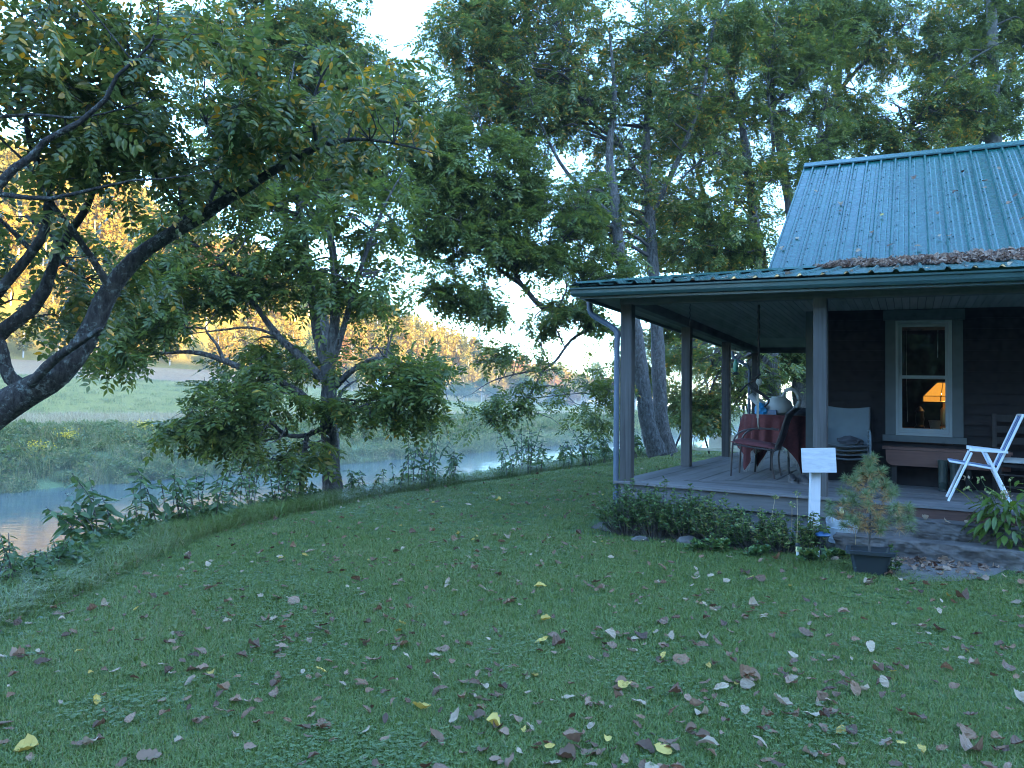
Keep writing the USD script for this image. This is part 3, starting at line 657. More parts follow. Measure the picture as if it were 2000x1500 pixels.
# rope with an old wooden tool hanging from the ceiling
t = thing('hanging_rope', 'dark rope hanging from the porch ceiling with a pale strap tied below', 'rope', hw((1.5, 1.42, .68)))
rp = np.array([(1.47 + .004 * math.sin(i * 1.7), 1.42, CEIL - i * (CEIL - 1.36) / 30) for i in range(31)])
part(t, 'rope', MB().tube(hw(rp), .016 + .003 * np.sin(np.arange(31) * 2.4), 7), MATS['dark_rope'])
part(t, 'knot', crumple((1.475, 1.42, 1.33), .04, .035, .05, 8, .3, False, 2), MATS['rope'], smooth=30)
part(t, 'strap', hbox(1.445, 1.475, 1.41, 1.42, .84, 1.22), MATS['rope'])
part(t, 'tail', tubes([spline([(1.46, 1.415, .84), (1.462, 1.43, .77), (1.458, 1.5, .71), (1.455, 1.6, .69)], 8)], .009), MATS['rope'])
t = thing('wooden_hanger', 'peaked hanger of old dark wooden bars caught on the hanging rope', 'hanger', hw((1.42, 1.40, 1.0)))
part(t, 'bar', tubes([[(1.335, 1.40, 1.295), (1.47, 1.40, 1.41), (1.50, 1.40, 1.44)]], .012), MATS['dark_wood'])
part(t, 'bar', tubes([[(1.33, 1.395, 1.30), (1.28, 1.395, 1.25), (1.23, 1.395, 1.19)]], .012), MATS['dark_wood'])
part(t, 'bar', MB().box(-.16, .16, -.012, .012, -.02, .02, lambda p: hw(np.c_[1.475 + .81 * p[:, 0] + .58 * p[:, 2], 1.39 + p[:, 1], 1.195 - .58 * p[:, 0] + .81 * p[:, 2]])), MATS['dark_wood'])
part(t, 'bar', tubes([[(1.61, 1.40, 1.10), (1.60, 1.40, 1.05), (1.55, 1.40, .99)]], .013), MATS['dark_wood'])
single('ceiling_chain', tubes([[(.64 + .012 * (i % 2), .97, CEIL - .035 * i - .002), (.64 + .012 * ((i + 1) % 2), .97, CEIL - .035 * (i + 1) - .002)] for i in range(9)], .006, 6), MATS['black_metal'], 'short dark chain hanging from the porch ceiling near the corner post', 'chain')
c = np.array([-.20, 8.37, 0])
t = thing('bird_feeder', 'small green glass feeder with a dark dish hanging under the far eave', 'bird feeder', hw(c + (0, 0, 1.68)))
part(t, 'bottle', MB().lathe([(0, 2.05), (.02, 2.05), (.03, 2.0), (.055, 1.97), (.055, 1.82), (.03, 1.76), (0, 1.76)], c, 14, hw), MATS['green_glass'], smooth=40)
part(t, 'dish', MB().lathe([(0, 1.70), (.05, 1.70), (.085, 1.73), (.05, 1.76), (0, 1.77)], c, 14, hw), MATS['black_plastic'], smooth=40)
part(t, 'wire', tubes([[c + (0, 0, 2.05), c + (0, 0, H + .07)]], .004, 5), MATS['black_metal'])
# shoes
def shoe(x, y, rot, label):
    t = thing('shoe', label, 'shoe', hw((x, y, 0)), group='pair of dark shoes on the deck')
    cr_, sr_ = math.cos(rot), math.sin(rot)
    fn = lambda p: hw(np.c_[x + cr_ * p[:, 0] - sr_ * p[:, 1], y + sr_ * p[:, 0] + cr_ * p[:, 1], p[:, 2]])
    s = np.linspace(0, 1, 16); w = .028 + .024 * np.sin(np.clip(s * 1.15, 0, 1) * np.pi) ** .7 + .01 * (s > .55)
    hgt = np.interp(s, [0, .15, .35, .55, .8, 1], [.075, .095, .092, .075, .055, .03]); xs = -.14 + .28 * s
    w[0] = .02; w[-1] = .015
    v = []; n = 10
    for i in range(16):
        for j in range(n):
            a = math.pi * j / (n - 1); v.append((xs[i], w[i] * math.cos(a), .024 + hgt[i] * math.sin(a) ** .6))
    f = [[i * n + j, i * n + j + 1, (i + 1) * n + j + 1, (i + 1) * n + j] for i in range(15) for j in range(n - 1)]
    part(t, 'upper', MB().add(fn(np.array(v)), f), MATS['shoe_leather'], smooth=60)
    out = [(xs[i], w[i] + .006) for i in range(16)] + [(xs[i], -w[i] - .006) for i in range(15, -1, -1)]
    part(t, 'sole', MB().prism(out, 0.002, .026, fn), MATS['shoe_sole'])
    for k in range(4): part(t, 'lace', MB().tube(fn(np.array([(.0 + .025 * k, -.02, .112 - .012 * k), (.0 + .025 * k, .02, .112 - .012 * k)])), .004, 5), MATS['dark_cloth'])
shoe(1.90, 1.50, -1.25, 'dark laced shoe on the deck, the left one of the pair by the post')
shoe(2.06, 1.42, -1.0, 'dark laced shoe on the deck, the one of the pair nearer the post')
# four stacked patio chairs
def sling_chair(i, dz):
    names = ['lowest chair of the stack of grey sling patio chairs beside the window', 'second chair from the bottom of the stack of grey patio chairs',
             'third chair from the bottom of the stack of grey patio chairs', 'topmost chair of the stacked grey patio chairs, dark cloth on its seat']
    t = thing('patio_chair', names[i], 'chair', hw((2.55, 1.9, dz)), group='stacked patio chairs beside the window')
    x0, x1 = 2.27, 2.80; z = .34 + dz; y0, y1 = 1.72, 2.06
    def sheet(p0, p1, m, sag, nm):
        g = np.linspace(0, 1, 9); U, V = np.meshgrid(g, g, indexing='ij'); s_ = sag * 4 * U * (1 - U)
        X = x0 + .012 + (x1 - x0 - .024) * U; Y = p0[0] + (p1[0] - p0[0]) * V; Z = p0[1] + (p1[1] - p0[1]) * V
        if nm == 'seat': Z = Z - s_
        else: Y = Y + s_ * .3; Z = Z - s_ * V * .8
        a, f = grid_mesh(X, Y, Z); b = a + (np.array([0, 0, -.006]) if nm == 'seat' else np.array([0, .006, 0]))
        part(t, nm, MB().add(hw(a), f).add(hw(b), f[:, ::-1]), MATS['sling'], smooth=60)
    sheet((y0, z + .02), (y1, z), 9, .02, 'seat')
    sheet((y1 + .01, z + .03), (y1 + .10, z + .53), 9, .03, 'back')
    part(t, 'front_rail', MB().tube(hw(spline([(x0, y0, z + .02), ((x0 + x1) / 2, y0 - .01, z - .005), (x1, y0, z + .02)], 10)), .011, 7), MATS['dark_frame'])
    for x in (x0, x1):
        part(t, 'leg', MB().tube(hw([(x, y0 + .02, max(.0, dz * .9)), (x, y0 + .01, z + .02)]), .012, 7), MATS['dark_frame'])
        part(t, 'leg', MB().tube(hw([(x, y1 + .05, max(.0, dz * .9)), (x, y1, z)]), .012, 7), MATS['dark_frame'])
        part(t, 'back_post', MB().tube(hw([(x, y1, z), (x, y1 + .10, z + .53)]), .011, 7), MATS['dark_frame'])
        part(t, 'armrest', MB().tube(hw(spline([(x + (.03 if x == x1 else -.03), y0 - .05, max(.0, dz * .9)), (x + (.03 if x == x1 else -.03), y0 - .06, z + .17), (x, y0 + .05, z + .21), (x, y1 + .03, z + .22)], 12)), .013, 7), MATS['sling'])
for i in range(4): sling_chair(i, .055 * i)
single('folded_cloth', crumple((2.58, 1.86, .53), .15, .09, .07, 12, .35), MATS['dark_cloth'], 'dark crumpled cloth left on the seat of the stacked chairs', 'cloth', smooth=25)
# bench with a red-brown apron, boots in front
t = thing('bench', 'low bench with a wide red brown front board under the window', 'bench', hw((3.5, 2.1, 0)))
ap = [(3.0, .48), (3.005, .36)] + [(3.0 + .09 - .09 * math.cos(a) , .37 - .09 * math.sin(a)) for a in np.linspace(.2, 1.5, 6)] + [(4.0, .28), (4.4, .28), (4.4, .485)]
part(t, 'front_board', slab(ap, 1.985, 2.02), MATS['bench_wood'])
part(t, 'seat', hbox(2.96, 4.42, 1.99, 2.31, .486, .52), MATS['bench_wood'])
for x in (3.1, 3.95, 4.3): part(t, 'leg', hbox(x - .03, x + .03, 2.04, 2.10, 0, .28), MATS['dark_wood'])
def boot(x, y, label):
    t = thing('rubber_boot', label, 'boot', hw((x, y, 0)), group='pair of tall dark boots below the bench')
    fn = lambda p: hw(p + (x, y, 0))
    ring = [(0, .03, .0), (.058, .03, .0), (.056, .10, .0), (.05, .18, .0), (.054, .28, .0), (.06, .385, .0), (.054, .385, 0), (.048, .30, 0)]
    part(t, 'shaft', MB().lathe([(r, z) for r, z, _ in ring[1:]], (0, 0, 0), 16, fn), MATS['boot_rubber'], smooth=50)
    s = np.linspace(0, 1, 12); n = 9; v = []
    for i in range(12):
        w = .05 * (math.sin(math.pi * min(1, .12 + .88 * s[i])) ** .45); h = np.interp(s[i], [0, .35, .6, 1], [.12, .12, .08, .035])
        for j in range(n):
            a = math.pi * j / (n - 1); v.append((w * math.cos(a), .06 - .24 * s[i], .01 + h * math.sin(a) ** .7))
    f = [[i * n + j, i * n + j + 1, (i + 1) * n + j + 1, (i + 1) * n + j] for i in range(11) for j in range(n - 1)]
    part(t, 'foot', MB().add(fn(np.array(v)), f), MATS['boot_rubber'], smooth=60)
    part(t, 'sole', MB().prism([(.052, .06), (-.052, .06), (-.055, -.1), (-.03, -.185), (.03, -.185), (.055, -.1)], .001, .02, fn), MATS['black_plastic'])
boot(3.66, 1.90, 'tall dark rubber boot under the bench, the left of the pair')
boot(3.79, 1.90, 'tall dark rubber boot under the bench, the right of the pair beside the white chair')
# folding lawn chair, blue and white webbing
t = thing('folding_chair', 'white folding lawn chair with blue and white seat at the porch edge', 'chair', hw((4.0, .9, 0)))
Y0, Y1 = .62, 1.10
for y in (Y0, Y1):
    part(t, 'front_leg', tubes([[(3.67, y, 0), (3.90, y, .555)]], .0145, 10), MATS['white_metal'], smooth=40)
    part(t, 'rear_leg', tubes([[(4.03, y, .57), (4.28, y, .0)]], .0145, 10), MATS['white_metal'], smooth=40)
    part(t, 'back_post', tubes([[(4.13, y + .02, .36), (4.385, y + .02, .99)]], .0135, 10), MATS['white_metal'], smooth=40)
    part(t, 'armrest', MB().prism([(3.875, y - .024), (3.90, y - .03), (4.24, y - .028), (4.24, y + .024), (3.90, y + .026), (3.875, y + .018)], -.02, .02, lambda p: hw(np.c_[p[:, :2], p[:, 2] * np.interp(p[:, 0], [3.87, 4.24], [1.1, .55]) + .595 - (p[:, 0] - 3.9) * .05])), MATS['white_metal'])
part(t, 'seat_rail', tubes([[(3.69, Y0 + .02, .445), (4.13, Y0 + .02, .385)], [(3.69, Y1 - .02, .445), (4.13, Y1 - .02, .385)], [(3.69, Y0 + .02, .445), (3.69, Y1 - .02, .445)], [(4.13, Y0, .385), (4.13, Y1, .385)]], .012, 8), MATS['white_metal'])
part(t, 'back_rail', tubes([[(4.385, Y0 + .02, .99), (4.385, Y1 + .02, .99)]], .0135, 10), MATS['white_metal'])
for k in range(9):
    ya = Y0 + .03 + k * .046
    part(t, 'seat_strap', MB().add(hw([(3.69, ya, .459), (3.69, ya + .04, .459), (3.9, ya + .04, .425), (3.9, ya, .425), (4.13, ya + .04, .399), (4.13, ya, .399)]), [[0, 1, 2, 3], [3, 2, 4, 5]]), MATS['web_blue' if k % 3 != 1 else 'web_white'])
    part(t, 'back_strap', MB().add(hw([(4.15, ya + .02, .41), (4.15, ya + .06, .41), (4.385, ya + .06, 1.003), (4.385, ya + .02, 1.003)]), [[0, 1, 2, 3]]), MATS['web_blue' if k % 3 != 1 else 'web_white'])
# dark ladder back chair at the right
t = thing('ladder_back_chair', 'dark wooden ladder back armchair behind the white folding chair', 'chair', hw((4.5, 1.95, 0)))
for x in (4.24, 4.86):
    part(t, 'back_post', hbox(x - .025, x + .025, 2.12, 2.16, 0, 1.0), MATS['dark_wood'])
    part(t, 'front_leg', hbox(x - .025, x + .025, 1.60, 1.64, 0, .55), MATS['dark_wood'])
    part(t, 'armrest', hbox(x - .045, x + .045, 1.56, 2.118, .552, .575), MATS['dark_wood'])
for z in (.62, .76, .90): part(t, 'back_slat', hbox(4.266, 4.834, 2.13, 2.148, z, z + .085), MATS['dark_wood'])
for z in (.12, .26): part(t, 'rung', tubes([[(4.24, 1.62, z), (4.86, 1.62, z)]], .013), MATS['dark_wood'])
part(t, 'seat', hbox(4.266, 4.834, 1.60, 2.11, .36, .40), MATS['dark_wood'])
single('chair_pad', pillow(4.28, 4.83, 1.56, 2.08, lambda X: .402 + .0 * X, .06, 4), MATS['pale_cushion'], 'pale flat pad on the dark ladder back chair', 'cushion', smooth=50)

# ------------------------------------------------------------------ room: lamp on a side table
LP = np.array([3.75, 4.05]); TT = .74
t = thing('side_table', 'dark wooden table behind the window, crowded with small things', 'table', hw((3.5, 4.0, 0)))
part(t, 'tabletop', hbox(2.7, 4.6, 3.70, 4.40, TT - .03, TT), MATS['inside_wood'])
part(t, 'apron', hbox(2.75, 4.55, 3.74, 3.76, TT - .16, TT - .031), MATS['inside_wood'])
for x in (2.8, 4.5):
    for y in (3.78, 4.32): part(t, 'leg', hbox(x - .03, x + .03, y - .03, y + .03, 0, TT - .032), MATS['inside_wood'])
t = thing('table_lamp', 'lit lamp with an amber glass panelled shade behind the window', 'lamp', hw((*LP, TT)))
part(t, 'base', MB().lathe([(0, TT + .001), (.10, TT + .001), (.10, TT + .02), (.04, TT + .05), (.055, TT + .12), (.05, TT + .30), (.02, TT + .34), (.02, TT + .40), (.07, TT + .415), (.02, TT + .44), (.015, TT + .56), (0, TT + .56)], (*LP, 0), 18, hw), MATS['brass'], smooth=40)
glow('shade_glow', (1.0, .40, .05), .062); glow('rim_glow', (1.0, .38, .05), .055); glow('bulb_glow', (1.0, .55, .2), 8.0)
sh = group_part(t, 'shade')
for k in range(6):
    a0, a1 = k * math.pi / 3 + .35, (k + 1) * math.pi / 3 + .35
    P = lambda r, a, z: (LP[0] + r * math.cos(a), LP[1] + r * math.sin(a), TT + z)
    g0, g1 = a0 + .02, a1 - .02
    part(sh, 'panel', MB().add(hw([P(.285, g0, .50), P(.285, g1, .50), P(.10, g1, .70), P(.10, g0, .70)]), [[0, 1, 2, 3]]), MATS['shade_glow'])
    for q in range(3):
        e0 = np.array(P(.30, g0, .49)); e1 = np.array(P(.30, g1, .49)); b0 = e0 + (e1 - e0) * (q + .06) / 3; b1 = e0 + (e1 - e0) * (q + .94) / 3
        part(sh, 'rim_piece', MB().add(hw([b0 - (0, 0, .075), b1 - (0, 0, .075), b1, b0]), [[0, 1, 2, 3]]), MATS['rim_glow'])
    part(sh, 'rib', MB().tube(hw([P(.302, a0, .415), P(.302, a0, .495), P(.10, a0, .705)]), .005, 5), MATS['brown_metal'])
part(sh, 'rim', MB().tube(hw([P(.302, k * math.pi / 3 + .35, .495) for k in range(7)]), .005, 5), MATS['brown_metal'])
part(sh, 'cap', MB().lathe([(.10, TT + .705), (.05, TT + .72), (0, TT + .73)], (*LP, 0), 6, hw), MATS['brown_metal'])
part(t, 'bulb', MB().lathe([(0, TT + .50), (.03, TT + .51), (.035, TT + .54), (.0, TT + .58)], (*LP, 0), 10, hw), MATS['bulb_glow'], smooth=True)
def small(name, lab, cat, prof, x, y, m, sides=14):
    single(name, MB().lathe(prof, (x, y, TT + .002), sides, hw), MATS[m], lab, cat, smooth=40)
small('lantern', 'dark old lantern standing on the table inside, left of the lit lamp', 'lantern', [(0, 0), (.07, 0), (.07, .03), (.05, .05), (.065, .14), (.05, .24), (.07, .26), (.04, .30), (.01, .34), (0, .34)], 3.42, 4.05, 'black_metal')
small('flower_pot', 'brown pot on the table inside the window', 'pot', [(0, 0), (.06, 0), (.085, .12), (.09, .13), (.075, .13), (.06, .02), (0, .02)], 3.62, 3.86, 'ceramic')
small('candle_jar', 'small pale jar beside the lamp base inside', 'jar', [(0, 0), (.04, 0), (.04, .07), (.035, .08), (0, .08)], 3.82, 3.84, 'white_plastic')
small('cup', 'little red cup on the table inside near the lamp', 'cup', [(0, 0), (.025, 0), (.035, .07), (.03, .07), (.02, .01), (0, .01)], 3.80, 4.12, 'red_cloth')
single('folded_paper', MB().box(3.70, 3.82, 3.74, 3.80, TT + .002, TT + .02, hw), MATS['white_plastic'], 'scrap of pale paper at the table edge inside the window', 'paper')
for k, (x, lab) in enumerate(((3.55, 'left'), (3.68, 'right'))):
    single('bottle', MB().lathe([(0, 0), (.02, 0), (.02, .05), (.008, .07), (.008, .09), (0, .09)], (x, 2.55 + .0 * k, .70), 10, hw), MATS['ceramic'], f'tiny bottle on the inner window ledge, the {lab} one', 'bottle')
single('window_ledge', hbox(WX0 - .05, WX1 + .05, WY + .065, WY + .25, .67, .70), MATS['inside_wood'], 'wooden ledge inside the window', 'ledge')

# ------------------------------------------------------------------ garden things in front of the porch
def wgeo(px, py, z=0): return ground(px, py, z)
# stone steps
def rough_slab(name, label, x0, x1, y0, y1, z0, z1, seed, group=None):
    m = trimesh.creation.box((x1 - x0, y1 - y0, z1 - z0)); m = m.subdivide_to_size(.055)
    v = np.array(m.vertices); c = np.array([(x0 + x1) / 2, (y0 + y1) / 2, (z0 + z1) / 2]); nrm = v / np.abs(v / np.array([x1 - x0, y1 - y0, z1 - z0])).max(1)[:, None]
    d = meshkit.fbm((v + c) * 9, 4, seed) - .5
    side = np.abs(v[:, 2]) < (z1 - z0) / 2 - 1e-4
    v = v + np.sign(v) * d[:, None] * np.where(side, .10, .03)[:, None] * (np.abs(v) > np.array([x1 - x0, y1 - y0, z1 - z0]) / 2 - 1e-4)
    return single(name, (hw(v + c), np.array(m.faces)), MATS['stone'], label, 'step', group)
rough_slab('stone_step', 'upper rough stone step below the porch edge', 2.75, 4.75, -.36, .0, -.6, -.135, 1)
rough_slab('stone_step', 'lower rough stone step, half in the grass', 2.6, 5.0, -.66, -.37, -.62, -.305, 2)
# gravel patch at the foot of the steps
c = [(1735, 1088), (1800, 1084), (1900, 1085), (1965, 1090), (1975, 1110), (1940, 1128), (1880, 1138), (1800, 1140), (1745, 1130), (1725, 1105)]
pth = np.array([ground(*p) for p in c]); m = MB()
pc = pth.mean(0); rr = np.vstack([pc, *[pc + (pth - pc) * s for s in (.5, 1)]]); rr[:, 2] = lawn_z(rr[:, 0], rr[:, 1]) + np.r_[.02, [.018] * 10, [.006] * 10]
m.add(rr, [[0, 1 + i, 1 + (i + 1) % 10] for i in range(10)]); m.f.append(np.array([[1 + i, 11 + i, 11 + (i + 1) % 10] for i in range(10)] + [[1 + i, 11 + (i + 1) % 10, 1 + (i + 1) % 10] for i in range(10)]))
single('path', m, MATS['gravel'], kind='structure', label='patch of bare gravel at the foot of the steps', cat='path')
# garden bed soil
bx = [(-.35, .3), (-.3, -.25), (.3, -.6), (1.2, -.8), (2.2, -.85), (2.6, -.7), (2.7, -.1), (2.6, .6), (.5, .9)]
bv = hw([(x, y, -.58) for x, y in bx]); bc = bv.mean(0); bv = np.vstack([bc, bv]); bv[:, 2] = lawn_z(bv[:, 0], bv[:, 1]) + np.r_[.06, [.008] * 9]
single('garden_bed', (bv, np.array([[0, 1 + i, 1 + (i + 1) % 9] for i in range(9)])), MATS['soil'], kind='structure', label='dark soil of the bed along the porch', cat='bed')
# edging stones
for k, (px, py, r, lab) in enumerate([(1345, 1062, .13, 'flat grey stone edging the bed under the shrubs, the left one'), (1440, 1066, .14, 'broad stone edging the bed below the middle shrubs'), (1520, 1072, .17, 'dark stone edging the bed near the small garden lights'), (1250, 1058, .10, 'small stone at the left front of the bed'), (1398, 990, .12, 'pale upright stone among the shrubs against the deck')]):
    g = ground(px, py); m = trimesh.creation.icosphere(3); v = np.array(m.vertices); v *= 1 + .5 * (meshkit.fbm(v * 1.6 + k * 5, 4, k) - .5)[:, None]
    v = v * ((r, r * .7, r * .45) if k < 4 else (r * .8, r * .4, r * 1.5)); single('stone', (v + g + (0, 0, r * .2), np.array(m.faces)), MATS['stone'], lab, 'stone', smooth=35)
# blank wooden sign
g = at(1594, 1060, 8.15); gz = 0.
def yawbox(c, sx, sy, sz, yaw, tilt=0, roll=0):
    ca, sa = math.cos(yaw), math.sin(yaw)
    def fn(p):
        p = np.c_[math.cos(roll) * p[:, 0] - math.sin(roll) * p[:, 2], p[:, 1], math.sin(roll) * p[:, 0] + math.cos(roll) * p[:, 2]]
        p = np.c_[p[:, 0], math.cos(tilt) * p[:, 1] - math.sin(tilt) * p[:, 2], math.sin(tilt) * p[:, 1] + math.cos(tilt) * p[:, 2]]
        return np.c_[ca * p[:, 0] - sa * p[:, 1], sa * p[:, 0] + ca * p[:, 1], p[:, 2]] + c
    return MB().box(-sx / 2, sx / 2, -sy / 2, sy / 2, -sz / 2, sz / 2, fn)
b = at(1599, 899, 8.1); pt = at(1596, 915, 8.16)
t = thing('wooden_sign', 'blank weathered board on a pale wooden post in the bed', 'sign', (b[0], b[1], 0))
part(t, 'board', yawbox(b, .335, .03, .255, HA * .5, -.12, .035), MATS['sign_wood'])
part(t, 'post', MB().prism([(-.05, -.02), (.05, -.02), (.05, .04), (-.05, .04)], -.1, pt[2] + .02, lambda p: np.c_[p[:, 0] + pt[0] - .02 * (pt[2] - p[:, 2]) - .004, p[:, 1] + pt[1] + .035, p[:, 2]]), MATS['sign_post_wood'])
# galvanised tub
g = at(1645, 1040, 8.3); tb = np.array([g[0], g[1], .10])
t = thing('metal_tub', 'small galvanised tub with a wavy rim behind the potted pine', 'tub', tb)
prof = [(0, .0), (.135, .0), (.14, .012), (.135, .02), (.15, .15), (.152, .165), (.165, .23), (.160, .235), (.148, .17), (.13, .03), (0, .03)]
def tubfn(p):
    p = p.copy(); a = np.arctan2(p[:, 1], p[:, 0]); p[:, 2] += np.where(p[:, 2] > .2, .028 * np.sin(a * 3 + 1.2), 0); return p + tb
part(t, 'body', MB().lathe(prof, (0, 0, 0), 30, tubfn), MATS['galvanized'], smooth=40)
for z, r in ((.05, .140), (.165, .153)): part(t, 'hoop', MB().tube(np.array([(tb[0] + r * math.cos(a), tb[1] + r * math.sin(a), tb[2] + z) for a in np.linspace(0, 2 * np.pi, 31)]), .005, 5), MATS['galvanized'])
def stake_light(px, py, d, zbot, h, lab, bands, r=.022):
    g = at(px, py, d); b = np.array([g[0], g[1], zbot]); t = thing('garden_light', lab, 'garden light', b); z = 0
    for nm, hh, m, rr in bands:
        part(t, nm, MB().lathe([(0, z), (rr * .9, z), (rr, z + .006), (rr, z + hh - .006), (rr * .9, z + hh), (0, z + hh)], b, 14), MATS[m], smooth=40); z += hh + .0005
stake_light(1644, 1005, 8.32, .20, .3, 'stake light with a cream top standing in the metal tub', [('stake', .20, 'black_plastic', .014), ('lens', .06, 'yellow_plastic', .022), ('cap', .015, 'pale_grey', .024)])
stake_light(1558, 1090, 7.85, 0., .2, 'small short white and black stake light at the bed edge', [('stake', .08, 'white_plastic', .014), ('lens', .05, 'yellow_plastic', .02), ('cap', .03, 'black_plastic', .024)])
stake_light(1598, 875 + 215, 7.95, 0., .2, 'tiny pale topped stake light close to the round garden light', [('stake', .05, 'white_plastic', .012), ('lens', .03, 'white_plastic', .014)])
g = ground(1607, 1087); b = np.array([g[0], g[1], 0.])
t = thing('garden_light', 'round blue topped garden light with a black wire cage body', 'garden light', b)
part(t, 'cap', MB().lathe([(0, .255), (.03, .253), (.07, .235), (.076, .222), (.07, .212), (0, .212)], b, 22), MATS['blue_plastic'], smooth=40)
for k in range(10):
    a = k * math.pi / 5
    part(t, 'wire', MB().tube(np.array([(b[0] + r * math.cos(a + s * tw), b[1] + r * math.sin(a + s * tw), z) for s in [1 if k % 2 else -1] for r, z, tw in ((.055, .212, 0), (.05, .17, .35), (.036, .12, .7), (.03, .08, 1.0), (.04, .04, 1.2))]), .004, 5), MATS['black_metal'])
part(t, 'stem', MB().lathe([(0, -.02), (.04, -.02), (.042, .01), (.03, .05), (.018, .06), (.018, .21), (0, .21)], b, 14), MATS['black_plastic'], smooth=40)
# potted pine
PB = ground(1700, 1121); PB[2] = 0.; yw = HA * .9
def potfn(p): return np.c_[math.cos(yw) * p[:, 0] - math.sin(yw) * p[:, 1], math.sin(yw) * p[:, 0] + math.cos(yw) * p[:, 1], p[:, 2]] + PB
def rsq(h, r, n=4):
    out = []
    for cx, cy, a0 in ((1, 1, 0), (-1, 1, 1), (-1, -1, 2), (1, -1, 3)):
        for k in range(n): a = (a0 + k / (n - 1)) * math.pi / 2; out.append((cx * (h - r) + r * math.cos(a), cy * (h * .82 - r) + r * math.sin(a)))
    return np.array(out)
def loft(levels, fn):
    v = []; n = len(levels[0][0])
    for p, z in levels: v += [(x, y, z) for x, y in p]
    f = [[i * n + j, i * n + (j + 1) % n, (i + 1) * n + (j + 1) % n, (i + 1) * n + j] for i in range(len(levels) - 1) for j in range(n)]
    return MB().add(fn(np.array(v)), f)
t = thing('plant_pot', 'black square plastic pot holding the little pine', 'pot', PB)
part(t, 'body', loft([(rsq(.001, .0003), .0), (rsq(.135, .03), .0), (rsq(.145, .03), .06), (rsq(.175, .03), .20), (rsq(.178, .03), .205), (rsq(.165, .03), .205), (rsq(.155, .03), .15)], potfn), MATS['black_plastic'])
part(t, 'rim', loft([(rsq(.179, .03), .192), (rsq(.205, .035), .196), (rsq(.208, .035), .226), (rsq(.200, .035), .230), (rsq(.168, .03), .228), (rsq(.166, .03), .20)], potfn), MATS['black_plastic'])
part(t, 'soil', loft([(rsq(.158, .03), .165), (rsq(.001, .0003), .175)], potfn), MATS['soil'])
def needles(c, d, n, L, rng, spread=1.0):
    d = d / np.linalg.norm(d); u = rng.normal(size=(n, 3)); u = u * spread + d * .75; u /= np.linalg.norm(u, axis=1, keepdims=True)
    w = np.cross(u, rng.normal(size=(n, 3))); w /= np.linalg.norm(w, axis=1, keepdims=True); l = L * rng.uniform(.7, 1.1, (n, 1))
    a = c + u * .004; b = c + u * l * .6 + (0, 0, .0); e = c + u * l - np.array([0, 0, 1]) * l * .12
    v = np.stack([a - w * .0014, a + w * .0014, b + w * .0014, b - w * .0014, e], 1).reshape(-1, 3)
    k = np.arange(n)[:, None] * 5
    return v, np.vstack([k + [0, 1, 2], k + [0, 2, 3], k + [3, 2, 4]])
t = thing('small_pine', 'small pine with green tips and browning needles in the black pot', 'pine', PB + (0, 0, .17))
rng = np.random.default_rng(31); top = PB + (.0, .0, 1.02)
part(t, 'trunk', MB().tube(spline([PB + (-.01, 0, .16), PB + (0, .01, .45), PB + (.01, 0, .75), top], 10), np.linspace(.013, .004, 10), 7), MATS['walnut_bark'])
gr, br, st = MB(), MB(), MB()
for lev, (z, rad, nb) in enumerate([(.41, .31, 8), (.49, .38, 9), (.59, .34, 9), (.69, .27, 8), (.79, .19, 7), (.88, .11, 5), (.97, .04, 3)]):
    for k in range(nb):
        a = 2 * math.pi * (k + .5 * (lev % 2) + rng.uniform(-.2, .2)) / nb; r = rad * rng.uniform(.65, 1.1); up_ = rng.uniform(.02, .10)
        p0 = PB + (0, 0, z); p1 = p0 + (r * math.cos(a), r * math.sin(a), up_); pm = (p0 + p1) / 2 - (0, 0, .01)
        st.tube(spline([p0, pm, p1], 5), np.linspace(.005, .002, 5), 5)
        dd = p1 - pm
        gr.add(*needles(p1, dd + (0, 0, .06), 80, .085, rng)); gr.add(*needles(p1 * .75 + pm * .25, dd, 22, .078, rng))
        m_ = br if rng.random() < .75 else gr
        m_.add(*needles(p1 * .45 + pm * .55, dd, 55, .08, rng))
        if rng.random() < .55: br.add(*needles(p0 * .5 + pm * .5, dd, 40, .075, rng))
gr.add(*needles(top, np.array([0, 0, 1.]), 150, .085, rng)); gr.add(*needles(top - (0, 0, .06), np.array([0, 0, 1.]), 90, .085, rng))
part(t, 'branches', st, MATS['twig'], kind='stuff'); part(t, 'green_needles', gr, MATS['needle_green'], kind='stuff'); part(t, 'brown_needles', br, MATS['needle_brown'], kind='stuff', label='browning inner needles')

# garden swing behind the porch
t0 = ground(1390, 884); 
def sw(px, py, d): return at(px, py, d)
S0 = at(1310, 888, 24.6); S1 = at(1386, 888, 26.2); ST = at(1357, 783, 25.2); SB = at(1453, 779, 24.6); S2 = at(1452, 893, 23.6); S3 = at(1490, 889, 25.4)
for p in (S0, S1, S2, S3): p[2] = lawn_z(p[0], p[1]) - .02
t = thing('garden_swing', 'garden swing with a cream metal seat in a dark A frame behind the porch', 'garden swing', (S0 + S2) / 2)
part(t, 'top_bar', MB().tube(np.array([ST, SB]), .035, 10), MATS['black_metal'])
for p, q in ((S0, ST), (S1, ST), (S2, SB), (S3, SB)): part(t, 'leg', MB().tube(np.array([q, p]), .032, 10), MATS['black_metal'])
part(t, 'brace', MB().tube(np.array([(S0 + ST) / 2, (S1 + ST) / 2]), .018, 8), MATS['black_metal'])
c0 = at(1353, 876, 24.9); c1 = at(1448, 881, 24.2); ax = c1 - c0; ax[2] = 0; LW = np.linalg.norm(ax); ax /= LW; bk = np.array([-ax[1], ax[0], 0])
def swf(p): p = np.asarray(p, float); return c0 + p[:, :1] * ax + p[:, 1:2] * bk + p[:, 2:] * np.array([0, 0, 1.])
sw_ = t; t = group_part(sw_, 'swing_seat', 'cream metal swing seat')
